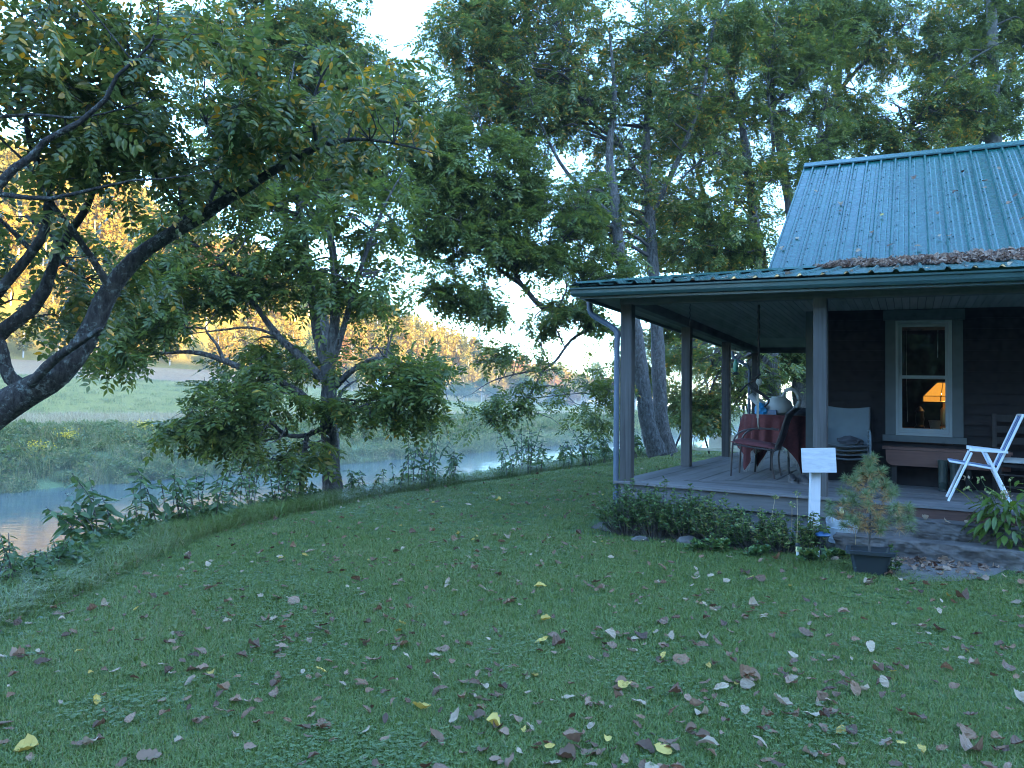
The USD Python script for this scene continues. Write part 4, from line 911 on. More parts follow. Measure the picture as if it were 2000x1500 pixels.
part(t, 'seat', MB().box(0, LW, 0, .42, -.03, .0, swf), MATS['cream_metal'])
part(t, 'front_edge', MB().box(0, LW, -.03, -.002, -.05, .03, swf), MATS['cream_metal'])
for k in range(2):
    x0 = LW * (.27 + .36 * k); x1 = x0 + LW * .34
    g = np.linspace(0, 1, 11); U, V = np.meshgrid(g, g, indexing='ij')
    part(t, 'back_panel', MB().add(swf(np.stack([x0 + (x1 - x0) * U, .38 + .14 * V, .02 + V * (.36 + .09 * np.sin(np.pi * U))], -1).reshape(-1, 3)), grid_mesh(U, V, U)[1]), MATS['cream_metal'])
for x in (0.02, LW - .02):
    part(t, 'arm', MB().tube(swf(spline([(x, 0, 0), (x, .02, .22), (x, .12, .29), (x, .32, .27), (x, .44, .22)], 14)), .022, 8), MATS['cream_metal'])
    part(t, 'hanger', MB().tube(np.array([swf([(x, .12, .29)])[0], ST + (SB - ST) * (.10 if x < .5 else .9)]), .008, 6), MATS['black_metal'])
    part(t, 'hanger', MB().tube(np.array([swf([(x, .44, .22)])[0], ST + (SB - ST) * (.12 if x < .5 else .88)]), .008, 6), MATS['black_metal'])

# ------------------------------------------------------------------ vegetation
def frond(pairs, leaf_l, leaf_w, droop, seed, terminal=True, fine=False):
    """A pinnate leaf of unit length along +x; returns vertices and triangles. Each leaflet is a small folded blade of its own."""
    r = np.random.default_rng(seed); v, f = [], []
    spots = [(.18 + .78 * i / (pairs - 1), s) for i in range(pairs) for s in (-1, 1)] + ([(1.0, 0)] if terminal else [])
    for x, s in spots:
        if r.random() < .06: continue
        l = leaf_l * (1 - .35 * abs(x - .5)) * r.uniform(.85, 1.15); w = leaf_w * r.uniform(.85, 1.15)
        a = s * r.uniform(.9, 1.25) if s else r.uniform(-.2, .2); dn = r.uniform(-.35, .02)
        d = np.array([math.cos(a), math.sin(a), dn]); d /= np.linalg.norm(d); side = np.array([-d[1], d[0], 0]); side /= np.linalg.norm(side); side[2] = r.uniform(-.5, .5)
        b = np.array([x, 0, -droop * x * x]); n0 = len(v)
        if fine:
            v += [b, b + d * l * .28 + side * w * .48, b + d * l * .62 + side * w * .42 - (0, 0, l * .03), b + d * l - (0, 0, l * .1), b + d * l * .62 - side * w * .42 - (0, 0, l * .03), b + d * l * .28 - side * w * .48, b + d * l * .45 - (0, 0, w * .18)]
            f += [[n0 + 6, n0 + i, n0 + (i + 1) % 6] for i in range(6)]
        else:
            v += [b, b + d * l * .42 + side * w * .5, b + d * l - (0, 0, l * .08), b + d * l * .42 - side * w * .5]
            f += [[n0, n0 + 1, n0 + 2], [n0, n0 + 2, n0 + 3]]
    return np.array(v), np.array(f)
def scatter(variants, P, D, S, roll, rng):
    """Copies of the variants (unit length along x) at P, pointing along D, scaled by S: one vertex and triangle array."""
    D = D / (np.linalg.norm(D, axis=1, keepdims=True) + 1e-9); side = np.cross(np.array([0, 0, 1.]), D); n = np.linalg.norm(side, axis=1, keepdims=True)
    side = np.where(n > 1e-3, side / np.maximum(n, 1e-6), [1., 0, 0]); upv = np.cross(D, side)
    c, s = np.cos(roll)[:, None], np.sin(roll)[:, None]; side, upv = c * side + s * upv, c * upv - s * side
    R = np.stack([D, side, upv], 1) * S[:, None, None]; out = MB(); k = rng.integers(0, len(variants), len(P))
    for i, (v, f) in enumerate(variants):
        m = k == i
        if not m.any(): continue
        w = np.einsum('va,nab->nvb', v, R[m]) + P[m][:, None]; q = m.sum()
        out.add(w.reshape(-1, 3), (f[None] + (np.arange(q) * len(v))[:, None, None]).reshape(-1, 3))
    return out
WAL = [frond(6, .34, .125, .25, s) for s in range(5)]
FAR = [frond(4, .46, .20, .25, s + 50) for s in range(4)]
NEARF = [frond(6, .27, .125, .22, s + 20, fine=True) for s in range(6)]
class Crown:
    """Grows limbs, twigs and leaves of a tree from drawn limbs and crown volumes."""
    def __init__(s, limbs, seed):
        s.rng = np.random.default_rng(seed); s.seed = seed; s.void = 0; s.sub = None; s.mix = .3; s.grow = 1.24; s.limbs = limbs; s.nodes = []; s.rad = []; s.tw = MB(); s.tips = []; s.dirs = []
        for p, r in limbs:
            n = max(8, int(np.linalg.norm(np.diff(p, axis=0), axis=1).sum() / .22)); q = spline(p, n); rr = np.interp(np.linspace(0, 1, n), np.linspace(0, 1, len(r)), r)
            k = int(n * .25) if r[0] > .12 else 0
            s.nodes.append(q[k:]); s.rad.append(rr[k:])
    def sample(s, blobs, n):
        w = np.array([b[3] for b in blobs], float); w /= w.sum(); k = s.rng.choice(len(blobs), n, p=w)
        u = s.rng.normal(size=(n, 3)); u /= np.linalg.norm(u, axis=1, keepdims=True); u *= s.rng.random((n, 1)) ** .5 * np.where(s.rng.random((n, 1)) < .12, 1.3, 1.0)
        c = np.array([b[0] for b in blobs]); r = np.array([b[1] for b in blobs]) * s.grow
        if s.sub is None:
            q = s.rng.normal(size=(len(blobs), 11, 3)); q /= np.linalg.norm(q, axis=-1, keepdims=True); q *= s.rng.random((len(blobs), 11, 1)) ** .4
            s.sub = c[:, None] + q * r[:, None] * .82, s.rng.uniform(.34, .62, (len(blobs), 11, 1))
        j = s.rng.integers(0, 11, n); c_, z_ = s.sub[0][k, j], s.sub[1][k, j]
        if s.void:
            u_ = (s.rng.random((n, 1)) < s.mix); c, r, k = np.where(u_, c[k], c_), np.where(u_, r[k] * 1.05, r[k] * z_ * (1, 1, .62)), np.arange(n)
        p = c[k] + u * r[k]
        if s.void:
            q = meshkit.fbm(p * s.void + 31 * s.seed, 3, s.seed); p = p[q > np.quantile(q, .26)]
        return p
    def level(s, tips, zpen, maxd, r0, jit, steps=6, leaf=False, lift=.12):
        N = np.vstack(s.nodes); R = np.concatenate(s.rad); tree = cKDTree(N * (1, 1, 1)); new, nr = [], []
        d, idx = tree.query(tips, k=min(14, len(N)))
        for t, dd, ii in zip(tips, d, idx):
            cost = dd + zpen * np.maximum(0, N[ii, 2] - t[2]); j = ii[np.argmin(cost)]; a = N[j]; L = np.linalg.norm(t - a)
            if L < .08: continue
            if L > maxd: t = a + (t - a) * maxd / L; L = maxd
            c = (a + t) / 2 + np.array([0, 0, lift * L]) + s.rng.normal(0, jit * L, 3); c2 = (c + t) / 2 + s.rng.normal(0, jit * L * .6, 3)
            p = spline([a, c, c2, t], steps); r = np.linspace(min(R[j] * .6, r0 * (.35 + L)), .0035, steps)
            s.tw.tube(p, r, 4 if leaf else 5, cap=False); new.append(p[1:]); nr.append(r[1:])
            if leaf: s.tips.append(p); 
        s.nodes += new; s.rad += nr
    def leaves(s, variants, per, size, droop=.35, horiz=.6, rng=None):
        T = np.array(s.tips); n = len(T); r = s.rng
        u = r.random((n, per)) ** .6; i = u * (T.shape[1] - 1.001); a = i.astype(int); fr_ = (i - a)[..., None]; ar = np.arange(n)[:, None]
        P = T[ar, a] * (1 - fr_) + T[ar, a + 1] * fr_; D0 = T[ar, a + 1] - T[ar, a]; D0 /= np.linalg.norm(D0, axis=-1, keepdims=True) + 1e-9
        q = r.normal(size=P.shape); q[..., 2] *= .35; q /= np.linalg.norm(q, axis=-1, keepdims=True)
        D = D0 * .6 + q * horiz * 1.4; D[..., 2] -= droop * r.uniform(.2, 1.6, D.shape[:2]); P = P.reshape(-1, 3); D = D.reshape(-1, 3)
        return P, D, size * r.uniform(.65, 1.15, len(P)), r.normal(0, .45, len(P))
def limb_part(t, limbs, m, rng):
    for i, (p, r) in enumerate(limbs):
        n = max(10, int(np.linalg.norm(np.diff(p, axis=0), axis=1).sum() / .16)); q = spline(p, n); rr = np.interp(np.linspace(0, 1, n), np.linspace(0, 1, len(r)), r)
        rr = rr * (1 + .13 * (meshkit.noise(q * 3.1, 5) - .5)); part(t, 'trunk' if i == 0 else 'limb', MB().tube(q, rr, 12 if rr.max() > .06 else 8, jit=.10, rng=rng), MATS[m], smooth=60)
def pl(pts, d0, d1=None):
    """Pixels of a limb in the photograph, at depths from d0 to d1."""
    n = len(pts); d1 = d0 if d1 is None else d1
    return np.array([at(px, py, d0 + (d1 - d0) * i / max(1, n - 1)) for i, (px, py) in enumerate(pts)])
def blob(px, py, d, rx, ry, rd, w=1.):
    """A crown volume: its middle in the photograph, its depth, its half sizes in metres."""
    return (at(px, py, d), np.array([rx, rd, ry]), None, w)
def tree(name, label, cat, limbs, blobs, n2, n3, per, size, seed, leafm='walnut_leaf', barkm='walnut_bark', variants=WAL, zpen=.8, d3=1.7, droop=.35, group=None, base=None, parts_leaf=0, rs=.74, mix=.3):
    limbs = [(p, [x * rs for x in r]) for p, r in limbs]
    base = limbs[0][0][0] if base is None else base
    t = thing(name, label, cat, base, group); c = Crown(limbs, seed)
    limb_part(t, limbs, barkm, c.rng)
    c.level(c.sample(blobs, n2), zpen, 3.2, .022, .10, 7)
    # twigs gather round the boughs so that light shows between the sprays
    c.void = 1.15; c.mix = mix; tips = c.sample(blobs, int(n3 * 1.28)); N = np.vstack(c.nodes[len(limbs):]); d, i = cKDTree(N).query(tips); pull = np.clip(1 - 1.25 / np.maximum(d, 1.25), 0, .7)[:, None]
    tips = tips + (N[i] - tips) * pull; tips[:, 2] -= .0
    c.level(tips, .3, d3, .010, .14, 5, True, .05)
    part(t, 'twigs', c.tw, MATS['twig' if barkm != 'dark_bark' else 'dark_bark'], kind='stuff')
    P, D, S, r = c.leaves(variants, per, size, droop)
    if parts_leaf:
        dist = np.linalg.norm(P - EYE, axis=1); q = (P - EYE) @ FWD; u = np.abs((P - EYE) @ RIGHT / q); w = (P - EYE) @ UP / q
        ok = (q > 1.5) & (u < .68) & (w < .52); P, D, S, r = P[q > 1.2], D[q > 1.2], S[q > 1.2], r[q > 1.2]; ok = ok[q > 1.2]; dist = dist[q > 1.2]
        o = np.argsort(np.where(ok, dist / S, 1e9)); big, rest = o[:parts_leaf], o[parts_leaf:]
        for j in big: part(t, 'leaf', scatter(variants, P[j:j + 1], D[j:j + 1], S[j:j + 1], r[j:j + 1], c.rng), MATS[leafm])
        P, D, S, r = P[rest], D[rest], S[rest], r[rest]
    part(t, 'crown', scatter(variants, P, D, S, r, c.rng), MATS[leafm], kind='stuff')
    return len(P)
nl = 0
# the leaning tree at the left edge
A = []
A.append((pl([(-330, 1085), (-150, 930), (-20, 815), (60, 762), (110, 735), (170, 660), (212, 572), (268, 502), (330, 460), (390, 425), (440, 392), (490, 362), (560, 318), (630, 284), (700, 272), (780, 282), (850, 300)], 6.6, 6.2), [.24, .21, .19, .175, .15, .125, .105, .09, .082, .075, .065, .055, .045, .034, .02, .012, .007]))
A.append((pl([(-25, 690), (0, 652), (40, 620), (80, 582), (108, 508), (132, 460), (152, 432), (172, 400), (190, 350), (215, 290), (235, 200), (250, 90)], 6.5, 6.0), [.09, .085, .08, .07, .055, .045, .042, .038, .03, .022, .014, .006]))
A.append((pl([(62, 765), (28, 745), (12, 722), (0, 672), (-30, 620)], 6.55, 6.4), [.085, .08, .075, .07, .06]))
A.append((pl([(-60, 640), (0, 566), (40, 520), (84, 460), (96, 392), (85, 350), (70, 310), (55, 262), (45, 180), (38, 90), (50, -30)], 6.2, 5.9), [.07, .062, .058, .055, .05, .045, .038, .03, .022, .016, .008]))
A.append((pl([(60, 750), (104, 704), (150, 672), (200, 640)], 6.35, 6.0), [.06, .055, .045, .02]))
A.append((pl([(210, 555), (192, 524), (160, 476), (138, 446), (104, 402), (60, 330), (0, 270)], 6.3, 5.7), [.045, .04, .035, .032, .03, .018, .009]))
A.append((pl([(-30, 420), (7, 345), (52, 315), (95, 270), (190, 217), (224, 154), (273, 108), (304, 70), (310, 10)], 5.2, 5.0), [.05, .042, .034, .028, .024, .018, .013, .009, .005]))
A.append((pl([(-20, 377), (40, 384), (100, 388), (180, 370), (260, 352), (340, 348), (420, 330)], 5.5, 5.3), [.03, .026, .022, .017, .012, .008, .004]))
A.append((pl([(380, 425), (330, 380), (300, 330), (280, 250), (260, 160)], 6.3, 5.8), [.035, .026, .018, .012, .005]))
A.append((pl([(500, 358), (470, 330), (430, 290), (400, 230), (400, 150)], 6.3, 5.9), [.03, .024, .018, .012, .005]))
A.append((pl([(620, 288), (610, 210), (640, 130), (700, 90)], 6.2, 5.9), [.024, .018, .010, .004]))
A.append((pl([(0, 228), (70, 224), (150, 230), (230, 215), (300, 190)], 5.3, 5.2), [.02, .016, .012, .008, .004]))
BL = [blob(60, 60, 5.6, 1.1, .9, .8, 2.0), blob(220, 120, 5.6, .9, .75, .8, 1.7), blob(420, 180, 6.0, .9, .55, .9, 1.6), blob(600, 195, 6.2, .8, .42, .8, 1.5), blob(740, 240, 6.2, .62, .30, .7, 1.0), blob(330, 60, 6.0, .5, .5, .7, .4), blob(120, 300, 6.0, .9, .5, .9, .9), blob(30, 470, 6.5, .5, .5, .8, .45), blob(330, 300, 6.2, .7, .35, .8, .7), blob(200, 560, 6.8, .6, .3, .6, .25), blob(90, 620, 6.9, .6, .25, .5, .25), blob(-150, 250, 5.8, .8, 1.3, 1., .8)]
nl += tree('leaning_tree', 'lichen spotted tree leaning in from the left edge, broad leaves near the camera', 'tree', A, BL, 120, 480, 5, .30, 1, 'near_leaf', 'dark_bark', NEARF, rs=.7, d3=.75, droop=.5, parts_leaf=290)
# the tree standing on the bank
B = []
B.append((pl([(652, 985), (648, 930), (643, 860), (640, 800), (642, 750), (640, 715)], 13.4), [.27, .215, .19, .18, .175, .17]))
B.append((pl([(640, 720), (622, 665), (612, 600), (600, 520), (592, 440), (570, 340), (560, 240), (575, 120)], 13.4, 13.9), [.13, .115, .10, .09, .08, .06, .04, .015]))
B.append((pl([(640, 722), (652, 650), (655, 570), (648, 480), (625, 400), (612, 320), (620, 220), (650, 110)], 13.4, 13.2), [.13, .12, .105, .09, .075, .06, .04, .015]))
B.append((pl([(642, 725), (668, 650), (690, 570), (720, 480), (752, 400), (790, 330)], 13.4, 12.8), [.09, .075, .06, .045, .03, .012]))
B.append((pl([(630, 740), (582, 692), (542, 655), (502, 600), (470, 556), (430, 510), (365, 468), (310, 440)], 13.4, 12.4), [.105, .09, .08, .06, .05, .04, .022, .01]))
B.append((pl([(628, 802), (560, 752), (496, 728), (436, 704), (380, 688), (310, 690), (250, 696), (172, 694)], 13.4, 11.8), [.10, .085, .075, .065, .045, .03, .02, .008]))
B.append((pl([(436, 704), (425, 675), (408, 655), (395, 640), (330, 642), (262, 650)], 12.5, 12.0), [.045, .035, .03, .024, .015, .006]))
B.append((pl([(545, 656), (490, 640), (430, 645), (370, 652)], 13.1, 12.5), [.04, .03, .022, .008]))
B.append((pl([(650, 760), (690, 722), (740, 700), (800, 715), (850, 745)], 13.4, 12.6), [.085, .065, .045, .022, .008]))
B.append((pl([(640, 830), (600, 850), (556, 848), (520, 812), (490, 792), (430, 800)], 13.3, 12.2), [.06, .05, .045, .035, .022, .008]))
B.append((pl([(650, 800), (672, 760), (700, 740)], 13.5, 14.2), [.06, .04, .015]))
B.append((pl([(588, 965), (592, 900), (600, 850)], 13.0), [.07, .06, .05]))
BB = [blob(420, 560, 12.8, 1.1, .55, 1., 1.0), blob(330, 500, 12.6, .8, .55, .9, .8), blob(280, 620, 12.4, .9, .45, .8, .9), blob(470, 770, 12.3, .95, .32, .7, .85), blob(390, 825, 12.2, .45, .22, .5, .4), blob(560, 850, 12.6, .75, .4, .6, .75), blob(500, 850, 12.3, .5, .25, .5, .3), blob(730, 690, 12.9, .6, .3, .7, .5), blob(790, 715, 12.8, .6, .26, .6, .5), blob(838, 750, 12.6, .32, .2, .5, .3), blob(800, 790, 12.7, .55, .25, .6, .4), blob(715, 790, 12.9, .6, .28, .6, .4), blob(590, 480, 13.4, 1.3, .9, 1.2, 2.0), blob(700, 560, 13.2, .8, .7, .9, 1.1), blob(560, 700, 13.6, .9, .4, .8, .9), blob(600, 300, 13.6, 1.3, .9, 1.2, 1.2), blob(700, 400, 13.2, .8, .6, .9, .6), blob(470, 400, 13., .9, .7, 1., .9), blob(210, 690, 12., .6, .2, .5, .35)]
nl += tree('bank_tree', 'many stemmed walnut tree standing on the bank, trunk in the middle of the lawn edge', 'tree', B, BB, 210, 980, 5, .41, 2)
# tall tree beyond it whose top shows against the sky
C = [(pl([(650, 960), (646, 800), (628, 620), (575, 470), (535, 370), (520, 250), (510, 120), (520, 20)], 19), [.26, .24, .22, .18, .15, .12, .07, .02]),
     (pl([(548, 480), (600, 380), (640, 280), (680, 190), (720, 110)], 19, 18.5), [.12, .10, .07, .045, .015]),
     (pl([(540, 400), (480, 320), (440, 230), (410, 140)], 19, 18.6), [.10, .08, .05, .015]),
     (pl([(610, 365), (680, 330), (740, 300), (800, 270)], 19, 18.5), [.07, .05, .03, .012])]
CB = [blob(540, 70, 19, 1.7, 1.3, 1.6, 2.), blob(640, 100, 19, 1.1, 1.3, 1.4, 1.4), blob(430, 90, 18.8, 1.2, 1.0, 1.3, 1.), blob(720, 190, 18.6, 1.3, .9, 1.4, 1.4), blob(800, 220, 18.4, .9, .9, 1.2, .8), blob(560, 220, 19, 1.6, 1.0, 1.5, .9), blob(420, 230, 18.7, .9, .8, 1.2, .5), blob(760, 330, 18.4, 1., .6, 1., .6), blob(500, 330, 18.8, 1.4, .8, 1.3, .7), blob(660, 330, 18.7, 1., .7, 1.2, .5)]
nl += tree('tall_tree', 'tall tree with a yellowing crown rising behind the bank tree', 'tree', C, CB, 190, 1150, 5, .46, 3, 'tall_leaf')
# the row of trees along the bank behind the cabin
def row(seed, label, limbs, blobs, n2, n3, leafm='walnut_leaf', barkm='walnut_bark', per=5, size=.43):
    global nl
    nl += tree('river_tree', label, 'tree', limbs, blobs, n2, n3, per, size, seed, leafm, barkm, mix=.6, group='row of trees along the river behind the cabin')
row(11, 'tree with long limbs hanging left over the river, its trunk just behind the corner post',
    [(pl([(1284, 888), (1266, 830), (1254, 740), (1240, 640), (1222, 550), (1208, 470), (1200, 380), (1190, 300), (1200, 180), (1190, 60)], 20.5), [.36, .29, .27, .25, .22, .20, .17, .14, .09, .03]),
     (pl([(1240, 655), (1196, 645), (1142, 620), (1090, 610), (1052, 594), (1018, 556), (968, 520), (900, 446), (858, 380), (826, 320)], 20.5, 18), [.17, .15, .135, .12, .10, .08, .065, .045, .03, .012]),
     (pl([(1160, 640), (1118, 662), (1086, 704), (1062, 722), (1048, 748), (1015, 800), (960, 830)], 20, 18.6), [.065, .055, .05, .042, .035, .02, .008]),
     (pl([(1062, 722), (1010, 730), (960, 745), (920, 770)], 19.4, 18.4), [.03, .022, .015, .006]),
     (pl([(1030, 570), (1010, 540), (990, 480), (974, 430), (978, 366), (952, 293), (930, 200)], 19.6, 18.8), [.075, .07, .06, .05, .04, .028, .01]),
     (pl([(1202, 442), (1150, 440), (1100, 470), (1040, 520), (980, 560)], 20.5, 19), [.09, .075, .055, .035, .012]),
     (pl([(1204, 430), (1110, 340), (1060, 250), (1020, 150)], 20.5, 19.4), [.09, .07, .045, .015])],
    [blob(880, 440, 18.2, 1.2, .8, 1.1, .8), blob(960, 340, 18.8, 1.2, 1.1, 1.3, 1.6), blob(1060, 420, 19.6, 1.4, 1.1, 1.4, 1.7), blob(1010, 500, 19, 1.1, .5, .9, .7), blob(1000, 690, 18.9, .9, .4, .7, .18), blob(1020, 760, 18.8, 1.0, .5, .6, .22), blob(950, 800, 18.4, .9, .4, .5, .2), blob(1100, 620, 19.6, .9, .4, .8, .6), blob(950, 590, 18.6, .8, .35, .7, .4), blob(1160, 530, 20., 1., .8, 1.1, .7), blob(1150, 800, 20, .9, .6, .7, .2), blob(1180, 730, 20.3, .6, .6, .6, .2), blob(850, 330, 18.2, .9, .9, .9, .8), blob(880, 250, 18.4, .9, .8, .9, .8), blob(940, 480, 18.4, 1., .6, .9, .7), blob(860, 560, 18., .7, .35, .7, .3)], 260, 1550)
row(12, 'tree with a straight pale trunk just right of the corner post',
    [(pl([(1306, 886), (1292, 830), (1288, 760), (1283, 640), (1276, 520), (1268, 400), (1262, 260), (1270, 120), (1260, 0)], 22), [.36, .30, .28, .25, .22, .19, .14, .09, .04]),
     (pl([(1268, 380), (1210, 280), (1150, 190), (1110, 90)], 22, 20.5), [.12, .09, .06, .02]), (pl([(1272, 420), (1330, 300), (1372, 180), (1392, 60), (1420, 0)], 22, 21), [.12, .10, .07, .04, .02])],
    [blob(1100, 140, 21, 1.8, 1.6, 1.8, 2.), blob(930, 110, 20.5, 1.2, 1.3, 1.5, 1.6), blob(1000, 220, 20.4, 1.3, 1., 1.4, 1.2), blob(1040, 30, 21, 2., 1.2, 1.6, 1.6), blob(1230, 240, 22, 1.7, 1.6, 1.8, 1.5), blob(1180, 400, 21.6, 1.4, 1., 1.4, .9), blob(1300, 60, 22, 1.8, 1.6, 1.8, 1.2)], 230, 1700, 'tall_leaf')
row(13, 'tree with a forked dark trunk seen through the porch beside the pale grey watering can',
    [(pl([(1514, 880), (1512, 790), (1508, 690), (1497, 590), (1484, 500), (1470, 410), (1456, 290), (1440, 200), (1416, 130), (1400, 20)], 23.5), [.36, .29, .27, .25, .22, .20, .16, .13, .09, .04]),
     (pl([(1455, 300), (1405, 300), (1350, 330), (1310, 380)], 23.5, 22), [.08, .06, .04, .015]), (pl([(1470, 400), (1510, 300), (1500, 160), (1520, 20)], 23.5, 23), [.10, .08, .05, .02])],
    [blob(1400, 200, 23, 1.8, 2., 1.8, 1.5), blob(1360, 400, 22.6, 1.6, 1.6, 1.5, 1.6), blob(1440, 60, 23.4, 1.8, 1.5, 1.8, 1.2), blob(1420, 470, 23, 1.2, 1., 1.2, .8), blob(1490, 320, 23.4, 1., 1.5, 1.2, .7), blob(1400, 720, 23.5, 1.6, .9, 1., 1.2), blob(1360, 800, 23.5, .9, .6, .8, .5)], 210, 1400)
row(14, 'tree whose knotty trunk stands behind the porch right beside the timber post',
    [(pl([(1576, 880), (1566, 790), (1560, 690), (1554, 560), (1546, 430), (1524, 290), (1509, 210), (1512, 100), (1530, 0)], 24.5), [.42, .36, .32, .27, .22, .17, .13, .08, .03]),
     (pl([(1546, 430), (1578, 360), (1600, 260), (1620, 140)], 24.5, 24), [.12, .10, .06, .02])],
    [blob(1540, 180, 24.5, 1.6, 2., 1.8, 1.2), blob(1590, 320, 24.5, 1.2, 1.3, 1.4, .7), blob(1560, 40, 24.5, 1.8, 1.4, 1.8, .9), blob(1570, 690, 24.5, 1.1, .9, 1., .9), blob(1500, 720, 24.8, .8, .7, .8, .4)], 150, 900)
row(15, 'tree rising in a dark fork above the left end of the roof',
    [(pl([(1640, 880), (1632, 640), (1622, 420), (1618, 312), (1624, 222), (1637, 172), (1642, 80), (1656, 0)], 26), [.38, .32, .27, .22, .19, .15, .10, .05]),
     (pl([(1636, 180), (1690, 120), (1740, 80), (1800, 0)], 26, 25), [.10, .08, .05, .02]), (pl([(1630, 260), (1590, 200), (1572, 130), (1580, 20)], 26, 25.4), [.08, .06, .04, .015]), (pl([(1700, 500), (1720, 330), (1800, 220), (1880, 130), (1960, 80)], 26, 25), [.15, .12, .08, .05, .02])],
    [blob(1650, 110, 26, 1.8, 1.8, 1.8, 1.), blob(1700, 250, 25.8, 1.4, .9, 1.4, .7), blob(1790, 290, 25.5, 1.6, .6, 1.2, .8), blob(1760, 60, 25.8, 1.5, 1., 1.4, .6), blob(1850, 200, 25.2, 1.3, .8, 1.2, .7), blob(1600, 30, 26, 1.6, 1., 1.5, .7), blob(1690, 20, 26, 1.5, 1., 1.5, .7), blob(1620, 240, 25.8, 1.2, .8, 1.2, .6)], 210, 1300)
row(16, 'tall pale trunked tree above the right part of the roof, at the right edge',
    [(pl([(1958, 880), (1950, 500), (1944, 280), (1940, 180), (1938, 60), (1936, -60), (1950, -300), (1980, -600)], 27, 25), [.36, .31, .28, .25, .22, .19, .13, .06]),
     (pl([(1946, 330), (1886, 150), (1858, 60), (1830, -20)], 27, 26.4), [.11, .09, .07, .04]), (pl([(1942, 230), (1975, 130), (1990, 40), (2010, -40)], 27, 26.5), [.09, .07, .05, .02])],
    [blob(1920, 60, 27, 1.9, 1.8, 1.8, 1.2), blob(1960, 200, 26.8, 1.5, 1., 1.5, .9), blob(1880, 240, 26.6, 1.1, .7, 1.1, .6), blob(2040, 100, 26.5, 1.2, 1.8, 1.5, .6), blob(1830, 90, 26.4, 1., 1., 1., .5), blob(1980, 20, 26.5, 1.5, 1.2, 1.4, .8), blob(1880, 140, 26, 1.2, .8, 1.2, .6), blob(1900, -250, 25, 3., 3., 2.5, 1.), blob(2050, -550, 23, 3.5, 3., 3., 1.)], 210, 1500, barkm='pale_bark')
row(17, 'slim tree leaning left in the back row above the left of the porch roof',
    [(pl([(1420, 880), (1414, 640), (1404, 500), (1380, 400), (1352, 300), (1330, 180)], 27.5), [.24, .20, .16, .12, .08, .03]), (pl([(1404, 500), (1436, 400), (1440, 320)], 27.5), [.08, .06, .02])],
    [blob(1330, 260, 27.5, 1.6, 1.6, 1.6, .9), blob(1290, 460, 27, 1.5, 1.5, 1.4, 1.), blob(1430, 540, 27, 1.3, .8, 1.2, .7), blob(1260, 700, 27, 1.3, 1.2, 1.2, .9), blob(1340, 640, 27, 1.2, .9, 1., .6)], 150, 900)
# ------------------------------------------------------------------ instancers
def instancer(name, protos, P, yaw, S, idx, label, cat, tilt=None, taz=None):
    path = numbered('/World', name); pi = UsdGeom.PointInstancer.Define(stage, path); LOC[path] = np.zeros(3)
    rel = pi.CreatePrototypesRel()
    for nm, mesh, m in protos:
        p = part(path, nm, mesh, m); rel.AddTarget(p)
    n = len(P); c, s = np.cos(yaw / 2), np.sin(yaw / 2)
    if tilt is None: q = np.stack([c, 0 * c, 0 * c, s], 1)
    else:
        ct, st_ = np.cos(tilt / 2), np.sin(tilt / 2); ax, ay = np.cos(taz), np.sin(taz)
        q = np.stack([ct * c, st_ * (ax * c + ay * s), st_ * (ay * c - ax * s), ct * s], 1)
    pi.CreatePositionsAttr(Vt.Vec3fArray.FromNumpy(P.astype(np.float32)))
    pi.CreateOrientationsAttr(Vt.QuathArray([Gf.Quath(float(a), float(b), float(d), float(e)) for a, b, d, e in q]))
    sc = np.repeat(np.asarray(S, float).reshape(n, -1), 3 // np.asarray(S).reshape(n, -1).shape[1], 1)
    pi.CreateScalesAttr(Vt.Vec3fArray.FromNumpy(sc.astype(np.float32)))
    pi.CreateProtoIndicesAttr(Vt.IntArray.FromNumpy(idx.astype(np.int32)))
    tag(pi.GetPrim(), label, cat, None, 'stuff'); return path
def blades(n, h, w, spread, lean, rng, seg=2):
    mb = MB()
    for _ in range(n):
        b = np.array([*rng.normal(0, spread, 2), 0]); a = rng.uniform(0, 2 * np.pi); d = np.array([math.cos(a), math.sin(a), 0]); s = np.array([-d[1], d[0], 0]) * w * rng.uniform(.7, 1.3) / 2
        L = h * rng.uniform(.55, 1.2); k = lean * rng.uniform(.2, 1.3)
        m = b + np.array([0, 0, L * .55]) + d * k * L * .3; t = b + np.array([0, 0, L * (1 - .3 * k)]) + d * k * L * .9
        mb.add([b - s, b + s, m + s * .8, m - s * .8, t], [[0, 1, 2], [0, 2, 3], [3, 2, 4]])
    return mb
def clover(n, spread, r, h, rng):
    mb = MB()
    for _ in range(n):
        c = np.array([*rng.normal(0, spread, 2), h * rng.uniform(.6, 1.2)]); a0 = rng.uniform(0, 6.3)
        for k in range(3):
            a = a0 + k * 2.094; d = np.array([math.cos(a), math.sin(a), rng.uniform(-.2, .3)]); s = np.array([-d[1], d[0], 0])
            mb.add([c, c + d * r * .6 + s * r * .5, c + d * r * 1.1, c + d * r * .6 - s * r * .5], [[0, 1, 2], [0, 2, 3]])
    return mb
rng = np.random.default_rng(77)
